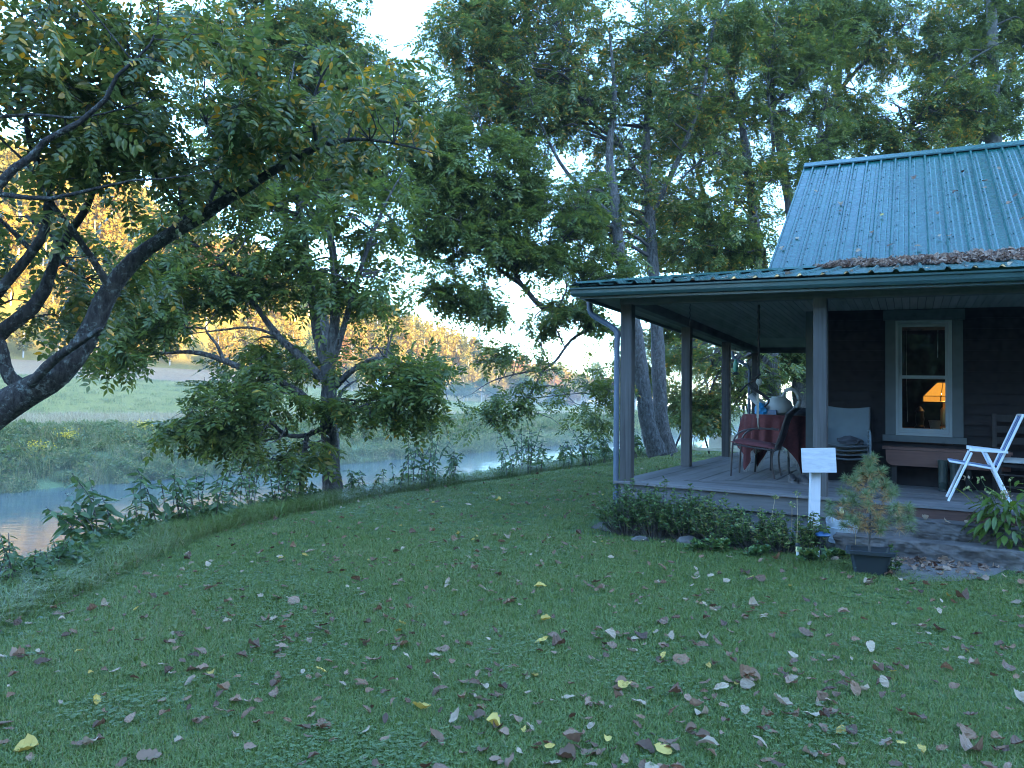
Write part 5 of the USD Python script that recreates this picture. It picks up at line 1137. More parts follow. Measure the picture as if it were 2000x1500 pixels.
def lawn_points(n, r0, r1, k=1.0):
    r = r0 * (r1 / r0) ** (rng.random(n) ** k); a = rng.uniform(-.72, .72, n); x, y = r * np.sin(a), r * np.cos(a)
    d = (near_x(y) - x) * .87; h = (np.stack([x, y, 0 * x], 1) - HO) @ HMI.T
    inside = (h[:, 0] > -.05) & (h[:, 1] > .02); steps = (h[:, 0] > 2.55) & (h[:, 1] > -.7)
    cen = ground(1850, 1112); pa = (((x - cen[0]) / .62) ** 2 + ((y - cen[1]) / .48) ** 2) < 1 + rng.normal(0, .15, n)
    bed = (h[:, 0] > -.5) & (h[:, 0] < 2.65) & (h[:, 1] > -.85) & (h[:, 1] < .4)
    ok = (d < .2) & ~inside & ~steps & ~(pa & (rng.random(n) < .93)) & ~(bed & (rng.random(n) < .8))
    return np.stack([x, y, lawn_z(x, y)], 1)[ok], r[ok], d[ok]
P, r, d = lawn_points(125000, 2.3, 30, .9)
nb = 6
patch = .52 + .5 * meshkit.noise(P * 1.3, 4) + .36 * meshkit.noise(P * .45, 14)
S = (1.0 + .048 * r) * rng.uniform(.7, 1.2, len(P)) * patch; S3 = np.stack([S, S, S * (.85 + 1.6 * np.clip((d + .55) / .6, 0, 1))], 1)
S3 = S3.reshape(len(P), 3)
instancer('lawn_grass', [('tuft', blades(14, .033, .003, .022, .9, rng), MATS['grass_blade']) for _ in range(nb)], P, rng.uniform(0, 6.28, len(P)), S3, rng.integers(0, nb, len(P)), 'short green grass growing over the whole lawn', 'grass')
P, r, d = lawn_points(13000, 2.3, 14, 1.0)
keepc = meshkit.fbm(P * 1.6 + 9, 3, 8) + rng.normal(0, .07, len(P)) > .56
P, r = P[keepc], r[keepc]
instancer('lawn_clover', [('clover', clover(5, .06, .009, .034, rng), MATS['clover_leaf']) for _ in range(4)], P, rng.uniform(0, 6.28, len(P)), rng.uniform(.8, 1.3, len(P)) * (1 + .02 * r), rng.integers(0, 4, len(P)), 'patches of small leaved clover among the lawn grass', 'clover')
def rosette(rng):
    mb = MB()
    for k in range(7):
        a = k * .9 + rng.normal(0, .2); d = np.array([math.cos(a), math.sin(a), .35]); s = np.array([-d[1], d[0], 0]); l = .05 * rng.uniform(.7, 1.2)
        mb.add([(0, 0, .005), d * l * .5 + s * l * .26, d * l * (1, 1, .6), d * l * .5 - s * l * .26], [[0, 1, 2], [0, 2, 3]])
    return mb
P, r, d = lawn_points(2600, 2.3, 18, 1.0); q = meshkit.noise(P * .8 + 5, 18) > .45; P, r = P[q], r[q]
instancer('lawn_weeds', [('rosette', rosette(rng), MATS['weed_leaf']) for _ in range(4)], P, rng.uniform(0, 6.28, len(P)), rng.uniform(.6, 1.3, len(P)), rng.integers(0, 4, len(P)), 'small broad leaved weeds scattered through the lawn', 'weeds')
# long grass on the edge of the bank
n = 15000; y = 5.0 * (30 / 5.0) ** rng.random(n); x = near_x(y) - rng.normal(.25, .38, n)
d = (near_x(y) - x) * .87; P = np.stack([x, y, lawn_z(x, y)], 1); ok = (d > -.5) & (d < 2.1); P = P[ok]
instancer('bank_grass', [('tuft', blades(14, .24, .006, .05, 1.5, rng), MATS['grass_blade']) for _ in range(5)], P, rng.uniform(0, 6.28, len(P)), rng.uniform(.5, 1.25, len(P)) * np.clip(.75 + .025 * P[:, 1], .8, 1.5), rng.integers(0, 5, len(P)), 'long unmown grass along the edge of the river bank', 'grass')
def bush(n, r, h, ls, rng, flat=1.):
    mb = MB(); u = rng.normal(size=(n, 3)); u /= np.linalg.norm(u, axis=1, keepdims=True); c = u * rng.random((n, 1)) ** .35 * (r, r, h) + (0, 0, h * .75); c[:, 2] = np.abs(c[:, 2])
    for p in c:
        d = rng.normal(size=3); d[2] *= flat; d /= np.linalg.norm(d); s = np.cross(d, rng.normal(size=3)); s /= np.linalg.norm(s); l = ls * rng.uniform(.6, 1.3)
        mb.add([p, p + d * l * .45 + s * l * .22, p + d * l, p + d * l * .45 - s * l * .22], [[0, 1, 2], [0, 2, 3]])
    return mb
def far_pts(n, e0, e1, l0=-18, l1=190, k=1.6, bias=1.):
    l = l0 + (l1 - l0) * rng.random(n) ** k; e = e0 + (e1 - e0) * rng.random(n) ** bias; x = RA[0] + l * RD[0] + e * RN[0]; y = RA[1] + l * RD[1] + e * RN[1]
    return np.stack([x, y, far_z(x, y)], 1), l, e
n = 700; y = 5.0 * (26 / 5.0) ** rng.random(n); x = near_x(y) - .5 + rng.normal(0, .30, n); P = np.stack([x, y, lawn_z(x, y)], 1); cl_ = meshkit.noise(P * 1.0, 16); ok = cl_ > .34; P = P[ok]
instancer('bank_weeds', [('bush', bush(90, .24, .30, .15, rng, .6), MATS['weed_leaf']) for _ in range(4)], P, rng.uniform(0, 6.28, len(P)), rng.uniform(.3, .75, len(P)) * np.interp(P[:, 1], [5, 9, 14, 26], [.55, .95, .9, 1.2]), rng.integers(0, 4, len(P)), 'low tangled weeds along the edge of the near river bank', 'weeds')
P, l, e = far_pts(9500, -.6, 11.8, bias=1.15); cl_ = meshkit.noise(P * .35, 6)
S = (.45 + .9 * cl_) * (1 + .006 * np.maximum(l, 0)) * np.interp(e, [-.6, 1, 6, 11.5], [.75, .9, 1.0, .6]) * rng.uniform(.7, 1.3, len(P))
instancer('far_bank_weeds', [('bush', bush(170, .45, .38, .17, rng), MATS['bank_leaf']) for _ in range(4)] + [('tuft', blades(40, .85, .02, .22, 1.1, rng), MATS['bank_leaf']) for _ in range(3)] + [('dry_tuft', blades(30, .8, .016, .2, 1.0, rng), MATS['straw'])],
          P, rng.uniform(0, 6.28, len(P)), S, rng.choice(8, len(P), p=[.13, .13, .13, .13, .14, .14, .13, .07]), 'tangled weeds and bushes covering the far river bank', 'weeds')
P, l, e = far_pts(5200, 11, 31, l1=150)
instancer('dry_field_grass', [('tuft', blades(36, .6, .018, .25, 1.1, rng), MATS['straw']) for _ in range(3)], P, rng.uniform(0, 6.28, len(P)), rng.uniform(.5, 1.1, len(P)) * (1 + .006 * np.maximum(l, 0)), rng.integers(0, 3, len(P)), 'tan dry grass standing above the far bank', 'grass')
P, l, e = far_pts(4200, 30, 64, l1=150)
instancer('field_grass', [('tuft', blades(30, .35, .02, .3, 1.2, rng), MATS['bank_leaf']) for _ in range(3)], P, rng.uniform(0, 6.28, len(P)), rng.uniform(.5, 1.2, len(P)), rng.integers(0, 3, len(P)), 'green tufts in the misty field beyond the river', 'grass')
for px, py, dd, w, lab in ((72, 897, 29.5, .45, 'bright yellow flower clump low on the far bank at the left'), (130, 862, 32, .4, 'pale yellow flower clump near the top of the far bank at the left'), (280, 846, 37, .5, 'yellow flower clump at the top of the far bank in the middle')):
    g = at(px, py, dd); bz = far_z(g[0], g[1]); u = rng.normal(size=(160, 3)) * (w * .5, w * .5, .12) + (g[0], g[1], float(bz) + .6)
    t = thing('flower_clump', lab, 'flowers', (g[0], g[1], float(bz)))
    m = MB()
    for p in u:
        dv = rng.normal(size=3); dv /= np.linalg.norm(dv); s = np.cross(dv, rng.normal(size=3)); s /= np.linalg.norm(s)
        m.add([p - dv * .03, p + s * .03, p + dv * .03, p - s * .03], [[0, 1, 2], [0, 2, 3]])
    part(t, 'flowers', m, MATS['yellow_flower'], kind='stuff')
    st = MB()
    for p in u[:40]: st.tube(np.array([[g[0] + .3 * (p[0] - g[0]), g[1] + .3 * (p[1] - g[1]), float(bz) - .05], p]), .006, 3, cap=False)
    part(t, 'stems', st, MATS['weed_leaf'], kind='stuff')
# tall weeds on the near bank, each a plant of its own
def weed(px, py, d, h, lean, lab, seed, nst=3, ll=.2, wd=.05, m='weed_leaf', per=16, droop=.32, spread=.22):
    r = np.random.default_rng(seed); g = at(px, py, d); b = np.array([g[0], g[1], float(lawn_z(g[0], g[1]))]); t = thing('tall_weed', lab, 'weed', b)
    leaves = []
    for i in range(nst):
        a = r.uniform(0, 6.28); o = b + np.array([math.cos(a), math.sin(a), 0]) * spread * r.random(); L = h * r.uniform(.7, 1.05)
        tip = o + np.array([lean * L + r.normal(0, .22 * L), r.normal(0, .22 * L), L]); c = (o + tip) / 2 + np.array([-lean * L * .25, 0, L * .1])
        p = spline([o - (0, 0, .05), c, tip], 14); part(t, 'stem', MB().tube(p, np.linspace(.008, .003, 14), 5), MATS['twig'])
        for k in range(per):
            u = .25 + .75 * (k + r.random()) / per; j = u * 12.99; q = p[int(j)] + (p[int(j) + 1] - p[int(j)]) * (j % 1); a = k * 2.4 + r.normal(0, .4)
            dv = np.array([math.cos(a), math.sin(a), r.uniform(-.75, .25)]); leaves.append((q, dv, ll * r.uniform(.6, 1.15) * (1.1 - .4 * u)))
    for q, dv, l_ in leaves:
        dv = dv / np.linalg.norm(dv); s = np.cross(dv, (0, 0, 1.)); s /= np.linalg.norm(s) + 1e-9; n_ = np.cross(s, dv); ro = r.normal(0, .6); s, n_ = s * math.cos(ro) + n_ * math.sin(ro), n_ * math.cos(ro) - s * math.sin(ro); w = wd * l_ / ll
        c = [(0, 0, 0), (.3, .5, -.02), (.65, .38, -.10), (1, 0, -.26), (.65, -.38, -.10), (.3, -.5, -.02), (.45, 0, -.09)]
        v = [q + dv * x * l_ + s * y * w + n_ * z * l_ for x, y, z in c]
        part(t, 'leaf', (np.array(v), np.array([[6, i, (i + 1) % 6] for i in range(6)])), MATS[m])
W = [(205, 1085, 8.6, .95, -.35, 'large drooping weed leaning left over the water, nearest the bank corner', 3, .26, .075),
     (165, 1090, 8.3, .70, -.45, 'weed with drooping leaves at the far left of the bank clump', 2, .24, .07),
     (300, 1050, 9.4, .95, -.05, 'dark upright weed standing against the golden reflection', 3, .24, .06),
     (345, 1035, 9.8, .95, .05, 'bushy weed in the middle of the bank clump', 3, .2, .045), (395, 1020, 10.2, .85, .05, 'weed just left of the narrow leaved pair', 3, .2, .045),
     (440, 1000, 10.8, .95, .1, 'narrow leaved weed left of the bank tree', 4, .17, .035), (490, 990, 11.3, .95, 0, 'narrow leaved weed close to the bank tree', 4, .18, .035), (530, 985, 11.8, .9, .08, 'tall weed tangled at the foot of the bank tree', 4, .2, .04),
     (575, 975, 12.6, 1.0, 0., 'leafy weed against the left of the bank tree trunk', 4, .2, .045),
     (700, 965, 13.6, .55, .0, 'low weed right of the bank tree trunk', 4, .17, .045), (760, 955, 14.2, .65, .1, 'thin reddish stemmed weed right of the bank tree', 2, .12, .03), (815, 950, 14.6, 1.0, .05, 'leafy bush of weeds standing before the bend of the river', 5, .19, .045),
     (850, 945, 15.2, 1.05, .1, 'tall weed beside the leafy bush of weeds on the bank', 4, .19, .045), (885, 942, 15.7, .75, .1, 'lower weed at the right end of the bush of weeds', 4, .18, .045), (985, 925, 17.2, .8, -.05, 'slim weed left of the tall willow like weed', 4, .18, .04),
     (1020, 920, 18, 1.35, -.05, 'tall willow like weed in front of the bright water', 6, .2, .045), (1045, 918, 18.2, .95, .05, 'weed right of the tall willow like weed', 4, .2, .045), (1100, 908, 20, .8, .0, 'weed near the corner of the porch', 5, .22, .055), (1150, 902, 21, 1.1, .05, 'yellowing weed behind the corner post', 6, .24, .06),
     (1180, 900, 21.6, .9, .0, 'leafy weed behind the downspout', 5, .24, .06), (20, 1155, 6.5, .55, -.1, 'flowering weed at the left edge of the photograph', 4, .12, .03), (70, 1140, 6.9, .35, 0, 'low weed on the bank at the left edge', 5, .12, .04), (120, 1120, 7.3, .4, .05, 'low leafy weed below the leaning weeds', 5, .13, .04), (1245, 890, 23, .9, 0, 'weed between the trunks behind the porch', 5, .25, .07)]
for k, (px, py, d, h, ln, lab, nst, l_, w_) in enumerate(W): weed(px, py, d, h * .92, ln, lab, 500 + k, nst + 2, l_ * .98, w_ * 1.35, per=15)
# shrubs in the bed
def shrub(px, py, d, rx, h, lab, seed, m='shrub_leaf', n=420, ls=.05, name='shrub', cat='shrub', wid=.5):
    r = np.random.default_rng(seed); g = at(px, py, d); b = np.array([g[0], g[1], float(lawn_z(g[0], g[1]))]); t = thing(name, lab, cat, b); st = MB(); P = []; D = []
    for i in range(max(8, n // 24)):
        a = r.uniform(0, 6.28); q = rx * r.random() ** .6; tip = b + np.array([q * math.cos(a), q * math.sin(a) * .75, h * r.uniform(.45, 1.08) * (1 - .45 * (q / rx) ** 2)]); o = b + np.array([q * math.cos(a), q * math.sin(a) * .75, 0]) * .35
        p = spline([o, (o + tip) / 2 + r.normal(0, .03, 3), tip], 9); st.tube(p, np.linspace(.005, .0015, 9), 4, cap=False)
        for k in range(24):
            u = 2 + 6 * r.random() ** .7; j = int(min(u, 7)); P.append(p[j] + (p[j + 1] - p[j]) * (u - j)); dv = r.normal(size=3); dv[2] = abs(dv[2]) * .5 + .1; D.append(dv)
    part(t, 'stems', st, MATS['twig'], kind='stuff'); P, D = np.array(P), np.array(D)
    lf = [(np.array([(0, 0, 0), (.45, .5 * wid, .06), (1, 0, -.08), (.45, -.5 * wid, .06)]), np.array([[0, 1, 2], [0, 2, 3]]))]
    part(t, 'leaves', scatter(lf, P, D, ls * r.uniform(.6, 1.3, len(P)), r.normal(0, .5, len(P)), r), MATS[m], kind='stuff')
SHR = [(1222, 1045, 9.3, .34, .62, 'dense low shrub under the corner post, left end of the bed', 900), (1280, 1050, 9.1, .36, .60, 'dark leaved shrub right of the corner post', 1000), (1345, 1050, 8.9, .34, .55, 'spreading shrub below the deck edge, third from the left', 900),
       (1405, 1058, 8.6, .32, .50, 'shrub beside the pale upright stone', 800), (1465, 1062, 8.4, .30, .42, 'thin shrub with pale sprays in the middle of the bed', 600), (1525, 1065, 8.2, .30, .42, 'loose shrub left of the sign post', 600), (1578, 1080, 8.08, .20, .42, 'low growth at the foot of the sign post', 420), (1380, 1030, 9.0, .4, .45, 'shaded shrub against the deck behind the others', 700)]
for k, (px, py, d, rx, h, lab, n) in enumerate(SHR): shrub(px, py, d, rx * 1.15, h * 1.12, lab, 700 + k, n=int(n * 2.1), ls=.048)
shrub(1480, 1062, 8.35, .2, .56, 'sprays of pale yellow leaves above the bed', 731, 'pale_leaf', 160, .04, 'leafy_spray', 'plant')
shrub(1742, 1122, 7.1, .11, .26, 'small fresh green plant growing against the right side of the pot', 733, 'shrub_leaf', 200, .04, 'small_plant', 'plant')
shrub(1725, 1085, 7.2, .07, .12, 'tuft of green leaves in the pot beside the pine stem', 734, 'shrub_leaf', 90, .035, 'small_plant', 'plant')
for k, (px, py, lab) in enumerate([(1365, 1078, 'patch of broad round leaves at the front of the bed, left'), (1410, 1078, 'patch of broad leaves at the front of the bed, middle'), (1470, 1085, 'low leafy weed before the edging stones'), (1590, 1100, 'green weeds around the small garden lights'), (1640, 1095, 'sprawling green weeds left of the black pot')]):
    g = ground(px, py); shrub(px, py, g[1], .17, .13, lab, 740 + k, 'shrub_leaf', 150, .06, 'bed_weed', 'weed', .8)
# broad leaved plant at the right edge
r = np.random.default_rng(91); hb = hw((4.17, -.30, 0)); hb[2] = .05
t = thing('lily_plant', 'lush broad leaved plant with fading white flowers at the right edge by the steps', 'plant', hb)
for k in range(230):
    a = r.uniform(0, 6.28); R_ = r.random() ** .6; c = hb + np.array([.34 * R_ * math.cos(a), .24 * R_ * math.sin(a), .16 + .62 * r.random() * (1.05 - .45 * R_)])
    dv = np.array([math.cos(a), math.sin(a), r.uniform(-.9, .35)]); dv /= np.linalg.norm(dv); s = np.cross(dv, (0, 0, 1.)); s /= np.linalg.norm(s); n_ = np.cross(s, dv); L = r.uniform(.11, .19); w = L * r.uniform(.28, .40)
    if c[2] > .5 and r.random() < .25: dv[2] += 1
    prof_ = [(0, .06), (.25, .42), (.5, .5), (.75, .32), (1, .02)]; v = []
    for x, y_ in prof_:
        z_ = -.35 * x * x * L
        v += [c + dv * x * L + s * y_ * w + n_ * (z_ + .10 * w), c + dv * x * L + n_ * (z_ - .06 * w), c + dv * x * L - s * y_ * w + n_ * (z_ + .10 * w)]
    f = [[3 * i + j, 3 * i + j + 1, 3 * i + j + 4, 3 * i + j + 3] for i in range(4) for j in range(2)]
    part(t, 'leaf', MB().add(v, f), MATS['hosta_leaf'], smooth=60)
for k in range(9):
    tip = hb + np.array([r.uniform(-.42, .1), r.uniform(-.2, .1), r.uniform(.58, .80)]); part(t, 'flower_stalk', MB().tube(spline([hb + (0, 0, .1), (hb + tip) / 2 + (0, 0, .12), tip], 8), np.linspace(.005, .002, 8), 5), MATS['weed_leaf'])
    m = MB()
    for q in range(7):
        p = tip + r.normal(0, .018, 3); dv = r.normal(size=3); dv /= np.linalg.norm(dv); s = np.cross(dv, r.normal(size=3)); s /= np.linalg.norm(s); m.add([p, p + dv * .02 + s * .012, p + dv * .04, p + dv * .02 - s * .012], [[0, 1, 2], [0, 2, 3]])
    part(t, 'faded_flower', m, MATS['pale_leaf' if k % 3 else 'pale_dead'])
# dry stalks in the bed
for k, (px, py, d, h) in enumerate([(1555, 1080, 8.0, .62), (1500, 1070, 8.3, .55), (1655, 1035, 8.4, .6), (1538, 1075, 8.1, .5), (1670, 1090, 7.6, .4)]):
    g = at(px, py, d); g[2] = 0; tip = g + (r.normal(0, .05), 0, h); t = thing('dry_stalk', ['dry flower stalk right of the pale sprays', 'thin dry stalk before the deck edge', 'dry stalk with seed heads behind the metal tub', 'bare dry stalk left of the sign post', 'dry grass stalk behind the black pot'][k], 'stalk', g)
    part(t, 'stem', MB().tube(spline([g, (g + tip) / 2 + r.normal(0, .02, 3), tip], 8), np.linspace(.004, .002, 8), 5), MATS['straw'])
    part(t, 'seed_head', bush(26, .03, .03, .03, r).add(np.zeros((1, 3)), np.zeros((0, 3), int)) if False else (lambda q: (q[0] + tip, q[1]))(bush(26, .03, .03, .03, r).get()), MATS['pale_leaf' if k != 2 else 'straw'])

# ------------------------------------------------------------------ fallen leaves
def dead_leaf(rng, L, kind=0):
    """A curled fallen leaf lying round the origin."""
    n = 9; x = np.linspace(-.5, .5, n); w = [.30, .44, .24][kind] * (np.clip(1 - (2 * x + .12) ** 2, 0, 1) ** .6) * rng.uniform(.8, 1.15)
    jag = 1 + .08 * rng.normal(size=(2, n)); c1, c2, tw = rng.uniform(-.3, 1.6), rng.uniform(-1.2, 1.8), rng.uniform(-1., 1.); v = []
    for i in range(n):
        for k, s in enumerate((-1, -.5, 0, .5, 1)):
            y = s * w[i] * jag[0 if s < 0 else 1, i]; z = c1 * y * y * 1.7 + c2 * .45 * x[i] ** 2 + tw * x[i] * y + .035 * rng.normal() + .012 * abs(s)
            v.append((x[i], y, z))
    v = np.array(v) * L; f = [[i * 5 + j, i * 5 + j + 1, (i + 1) * 5 + j + 1, (i + 1) * 5 + j] for i in range(n - 1) for j in range(4)]
    st = np.array([[-.5, -.008, .0], [-.5, .008, 0], [-.68, .0, .03 + .1 * rng.random()]]) * L
    f = np.array(f); f = np.vstack([f[:, [0, 1, 2]], f[:, [0, 2, 3]]])
    return np.vstack([v, st]), np.vstack([f, [[45, 46, 47]]])
def place_leaf(rng, p, L, kind, up_=None, ref=None):
    v, f = dead_leaf(rng, L, kind); a = rng.uniform(0, 6.28); t1, t2 = rng.normal(0, .28, 2); v[:, 2] += 0
    R = trimesh.transformations.euler_matrix(t1, t2, a)[:3, :3]; v = v @ R.T
    v[:, 2] -= np.percentile(v[:, 2], 22)
    if up_ is not None:
        s = np.cross(ref, up_); v = v[:, :1] * ref + v[:, 1:2] * s + v[:, 2:] * up_
    return v + p, f
rng = np.random.default_rng(404)
n = 6800; rr = 2.6 * (26 / 2.6) ** (rng.random(n) ** .85); aa = rng.uniform(-.64, .64, n); x, y = rr * np.sin(aa), rr * np.cos(aa)
h = (np.stack([x, y, 0 * x], 1) - HO) @ HMI.T; ok = ((near_x(y) - x) < -.1) & ~((h[:, 0] > -.1) & (h[:, 1] > -.05)) & ~((h[:, 0] > -.5) & (h[:, 0] < 2.7) & (h[:, 1] > -.9)) & ~((h[:, 0] > 2.55) & (h[:, 1] > -.7))
clump = meshkit.noise(np.stack([x * 1.6, y * 1.6, 0 * x], 1), 12); ok &= rng.random(n) < .24 + .9 * np.clip(clump - .28, 0, 1)
x, y, rr = x[ok], y[ok], rr[ok]; o = np.argsort(rr); x, y, rr = x[o], y[o], rr[o]
KIND = [('brown_dead', 'curled brown dead leaf lying on the lawn', 'brown fallen leaves on the lawn'), ('pale_dead', 'pale buff curled dead leaf lying on the lawn', 'pale fallen leaves on the lawn'), ('purple_dead', 'grey purple dead leaf lying on the lawn', 'grey purple fallen leaves on the lawn'), ('yellow_dead', 'yellow fallen leaf lying on the lawn', 'yellow fallen leaves on the lawn')]
rest = [MB(), MB(), MB(), MB()]
for i in range(len(x)):
    k = rng.choice(4, p=[.49, .16, .315, .035]); L = rng.choice([.040, .050, .062, .076, .092], p=[.22, .3, .26, .14, .08]) * rng.uniform(.85, 1.15); p = np.array([x[i], y[i], float(lawn_z(x[i], y[i])) + rng.uniform(.02, .042)])
    v, f = place_leaf(rng, p, L, rng.integers(0, 3))
    if i < 300:
        sz = 'big' if L > .068 else 'small'; co = ('brown', 'pale buff', 'tan', 'yellow')[k]; u = x[i] / y[i]
        wh = ('at the left' if u < -.38 else 'left of the middle' if u < -.1 else 'in the middle' if u < .16 else 'right of the middle' if u < .4 else 'at the right') + (' of the nearest lawn' if rr[i] < 3.9 else ' of the near lawn')
        single('fallen_leaf', (v, f), MATS[KIND[k][0]], f'{sz} {co} dead leaf lying {wh}', 'leaf', f'{sz} {co} leaves {wh}', smooth=True)
    else: rest[k].add(v, f)
for k, w in enumerate(('brown', 'pale', 'tan', 'yellow')):
    single('leaf_litter', rest[k], MATS[KIND[k][0]], f'scatter of small {w} leaves over the farther lawn', 'leaves', kind='stuff')
pt_ = MB(); cen = ground(1840, 1105)
for i in range(170):
    q = cen + np.array([rng.normal(0, .42), rng.normal(0, .22), 0]); q[2] = float(lawn_z(q[0], q[1])) + .02; pt_.add(*place_leaf(rng, q, rng.uniform(.05, .1), rng.integers(0, 3)))
single('path_leaves', pt_, MATS['pile_dead'], 'brown leaves blown against the foot of the stone steps', 'leaves', kind='stuff')
# leaves on the roofs
nrm_p = np.array([0, -RISE, 1.]); nrm_p /= np.linalg.norm(nrm_p); up1 = HM @ np.array([0, -RISE, 1.]); up1 /= np.linalg.norm(up1); up2 = HM @ nr; up2 /= np.linalg.norm(up2); rx_ = HM @ np.array([1., 0, 0]); rx_ /= np.linalg.norm(rx_)
pile = MB()
for i in range(4000):
    u = 2.1 + 4.9 * rng.random(); hh = np.interp(u, [2.1, 2.6, 3.2, 4.5, 7], [.08, .20, .34, .46, .54]); q = rng.beta(1.6, 1.3); w = HIPMAX - .02 - hh * 1.9 * q * (1 + .3 * math.sin(u * 9) + .2 * math.sin(u * 23 + 1))
    lift = .012 + .14 * hh * math.sin(math.pi * min(1, max(0, q))) * rng.random() + (.05 * (1 - q) * hh)
    P0 = hw(np.array(front(u, w, lift))); pile.add(*place_leaf(rng, P0, rng.uniform(.06, .11), rng.integers(0, 3), up1, rx_))
for i in range(1200):
    u = 2.3 + 4.7 * rng.random(); hh = np.interp(u, [2.3, 3.2, 4.5, 7], [.05, .12, .22, .30]); w = hh * rng.random() ** 1.6
    pile.add(*place_leaf(rng, hw(np.array(mainf(u, w, .03 + .03 * rng.random()))), rng.uniform(.06, .11), rng.integers(0, 3), up2, rx_))
single('roof_leaf_pile', pile, MATS['pile_dead'], 'dead brown leaves heaped where the main roof meets the porch roof', 'leaves', kind='stuff')
LAB = ['lower left corner of the main roof', 'left part of the main roof', 'middle of the main roof', 'upper right of the main roof']
ORD = ['leftmost', 'second from the left', 'third from the left', 'fourth from the left', 'fifth from the left', 'sixth from the left', 'seventh from the left', 'eighth from the left', 'ninth from the left', 'tenth from the left', 'eleventh from the left', 'twelfth from the left', 'thirteenth from the left', 'rightmost']
RL = [(1528, 487, 1), (1557, 466, 1), (1594, 375, 1), (1642, 399, 1), (1641, 413, 2), (1722, 421, 3), (1704, 455, 0), (1783, 349, 0), (1882, 337, 2), (1866, 376, 0), (1923, 355, 0), (1922, 368, 2), (1832, 417, 0), (1835, 461, 1), (1853, 462, 0), (1740, 481, 2), (1794, 482, 0), (1951, 331, 1), (1972, 398, 2), (1996, 430, 0), (1677, 492, 1), (1982, 384, 2)]
for i, (px, py, k) in enumerate(RL):
    b = ray(px, py); n0 = HM @ nr * 0 + up2; p0 = hw(np.array([GX, EY, EZ])); tt_ = ((p0 - EYE) @ n0) / (b @ n0); p = EYE + b * tt_ + up2 * .012
    v, f = place_leaf(rng, p, rng.uniform(.07, .11), rng.integers(0, 3), up2, rx_)
    same = sorted(q[0] for q in RL if q[2] == k); o_ = ORD[same.index(px)] if k != 3 else ''
    nm = {0: ('brown_dead', 'brown dead leaf on the main roof', 'brown leaves on the main roof'), 1: ('pale_dead', 'pale dead leaf on the main roof', 'pale leaves on the main roof'), 2: ('purple_dead', 'tan dead leaf on the main roof', 'tan leaves on the main roof'), 3: ('yellow_dead', 'the one bright yellow leaf on the green metal roof', None)}[k]
    single('roof_leaf', (v, f), MATS[nm[0]], nm[1] + (f', {o_} of its colour' if o_ else ''), 'leaf', nm[2], smooth=True)
for i in range(14):
    u = .4 + .34 * i + rng.uniform(-.1, .1); p = hw(np.array(front(u, rng.uniform(.05, .5), .012))); v, f = place_leaf(rng, p, rng.uniform(.06, .09), rng.integers(0, 3), up1, rx_)
    single('roof_leaf', (v, f), MATS['pale_dead'], f'pale dead leaf near the gutter of the low porch roof, {ORD[i]}', 'leaf', 'leaves near the porch gutter', smooth=True)
for i in range(6):
    p = hw((2.95 + .22 * i + rng.uniform(-.05, .05), rng.uniform(-.33, -.05), -.125)); v, f = place_leaf(rng, p, rng.uniform(.06, .1), rng.integers(0, 3)); single('step_leaf', (v, f), MATS['pale_dead'], f'pale dead leaf lying on the upper stone step, {ORD[i]}', 'leaf', 'leaves on the upper stone step', smooth=True)

# ------------------------------------------------------------------ the far woods
def far_tree(n, w, h, ls, rng, trunk_h, shape='round'):
    mb = MB(); k = 9; cc = rng.normal(size=(k, 3)); cc /= np.linalg.norm(cc, axis=1, keepdims=True); cc = cc * (w * .33, w * .33, h * .30) + (0, 0, trunk_h + (h - trunk_h) * .5)
    u = rng.normal(size=(n, 3)); u /= np.linalg.norm(u, axis=1, keepdims=True); p = cc[rng.integers(0, k, n)] + u * rng.uniform(.5, 1., (n, 1)) * (w * .24, w * .24, h * .19)
    if shape == 'cone':
        z = rng.random(n) ** 1.4; a = rng.uniform(0, 6.28, n); rad = w * .5 * (1 - z) * rng.uniform(.55, 1.05, n) * (1 + .25 * np.sin(z * 40)); p = np.stack([rad * np.cos(a), rad * np.sin(a), trunk_h + z * (h - trunk_h)], 1)
    d = rng.normal(size=(n, 3)); d /= np.linalg.norm(d, axis=1, keepdims=True); s = np.cross(d, rng.normal(size=(n, 3))); s /= np.linalg.norm(s, axis=1, keepdims=True); L = ls * rng.uniform(.6, 1.3, (n, 1))
    v = np.stack([p - d * L * .5, p + s * L * .4, p + d * L * .5, p - s * L * .4], 1).reshape(-1, 3); q = np.arange(n)[:, None] * 4
    return v, np.vstack([q + [0, 1, 2], q + [0, 2, 3]])
rng = np.random.default_rng(808)
def trunkmesh(h, r): return MB().tube(np.array([(0, 0, -1), (.1, 0, h * .5), (0, .1, h)]), np.array([r, r * .8, r * .3]), 6)
P, l, e = [], [], []
n = 2600; l = -120 + 430 * rng.random(n); e = 76 + 85 * rng.random(n) ** 1.2; x = RA[0] + l * RD[0] + e * RN[0]; y = RA[1] + l * RD[1] + e * RN[1]
P = np.stack([x, y, far_z(x, y)], 1); keep = []; kd = cKDTree(P[:, :2]); gone = np.zeros(n, bool)
for i in range(n):
    if gone[i]: continue
    keep.append(i); gone[[j for j in kd.query_ball_point(P[i, :2], 3.6) if j > i]] = True
P, l, e = P[keep], l[keep], e[keep]
hue = meshkit.noise(P * .03 + 3, 2) + rng.normal(0, .13, len(P))
mats_ = ['gold_foliage', 'gold_foliage', 'gold_foliage', 'olive_foliage', 'olive_foliage', 'orange_foliage', 'green_foliage']
protos = [('crown', far_tree(1300, 7, 11, .62, rng, 2.5), MATS[m]) for m in mats_]
ix = np.where(hue < .36, rng.choice([3, 4], len(P)), np.where(hue < .66, rng.choice([0, 1, 2], len(P)), np.where(hue < .70, 5, rng.choice([0, 3, 6], len(P)))))
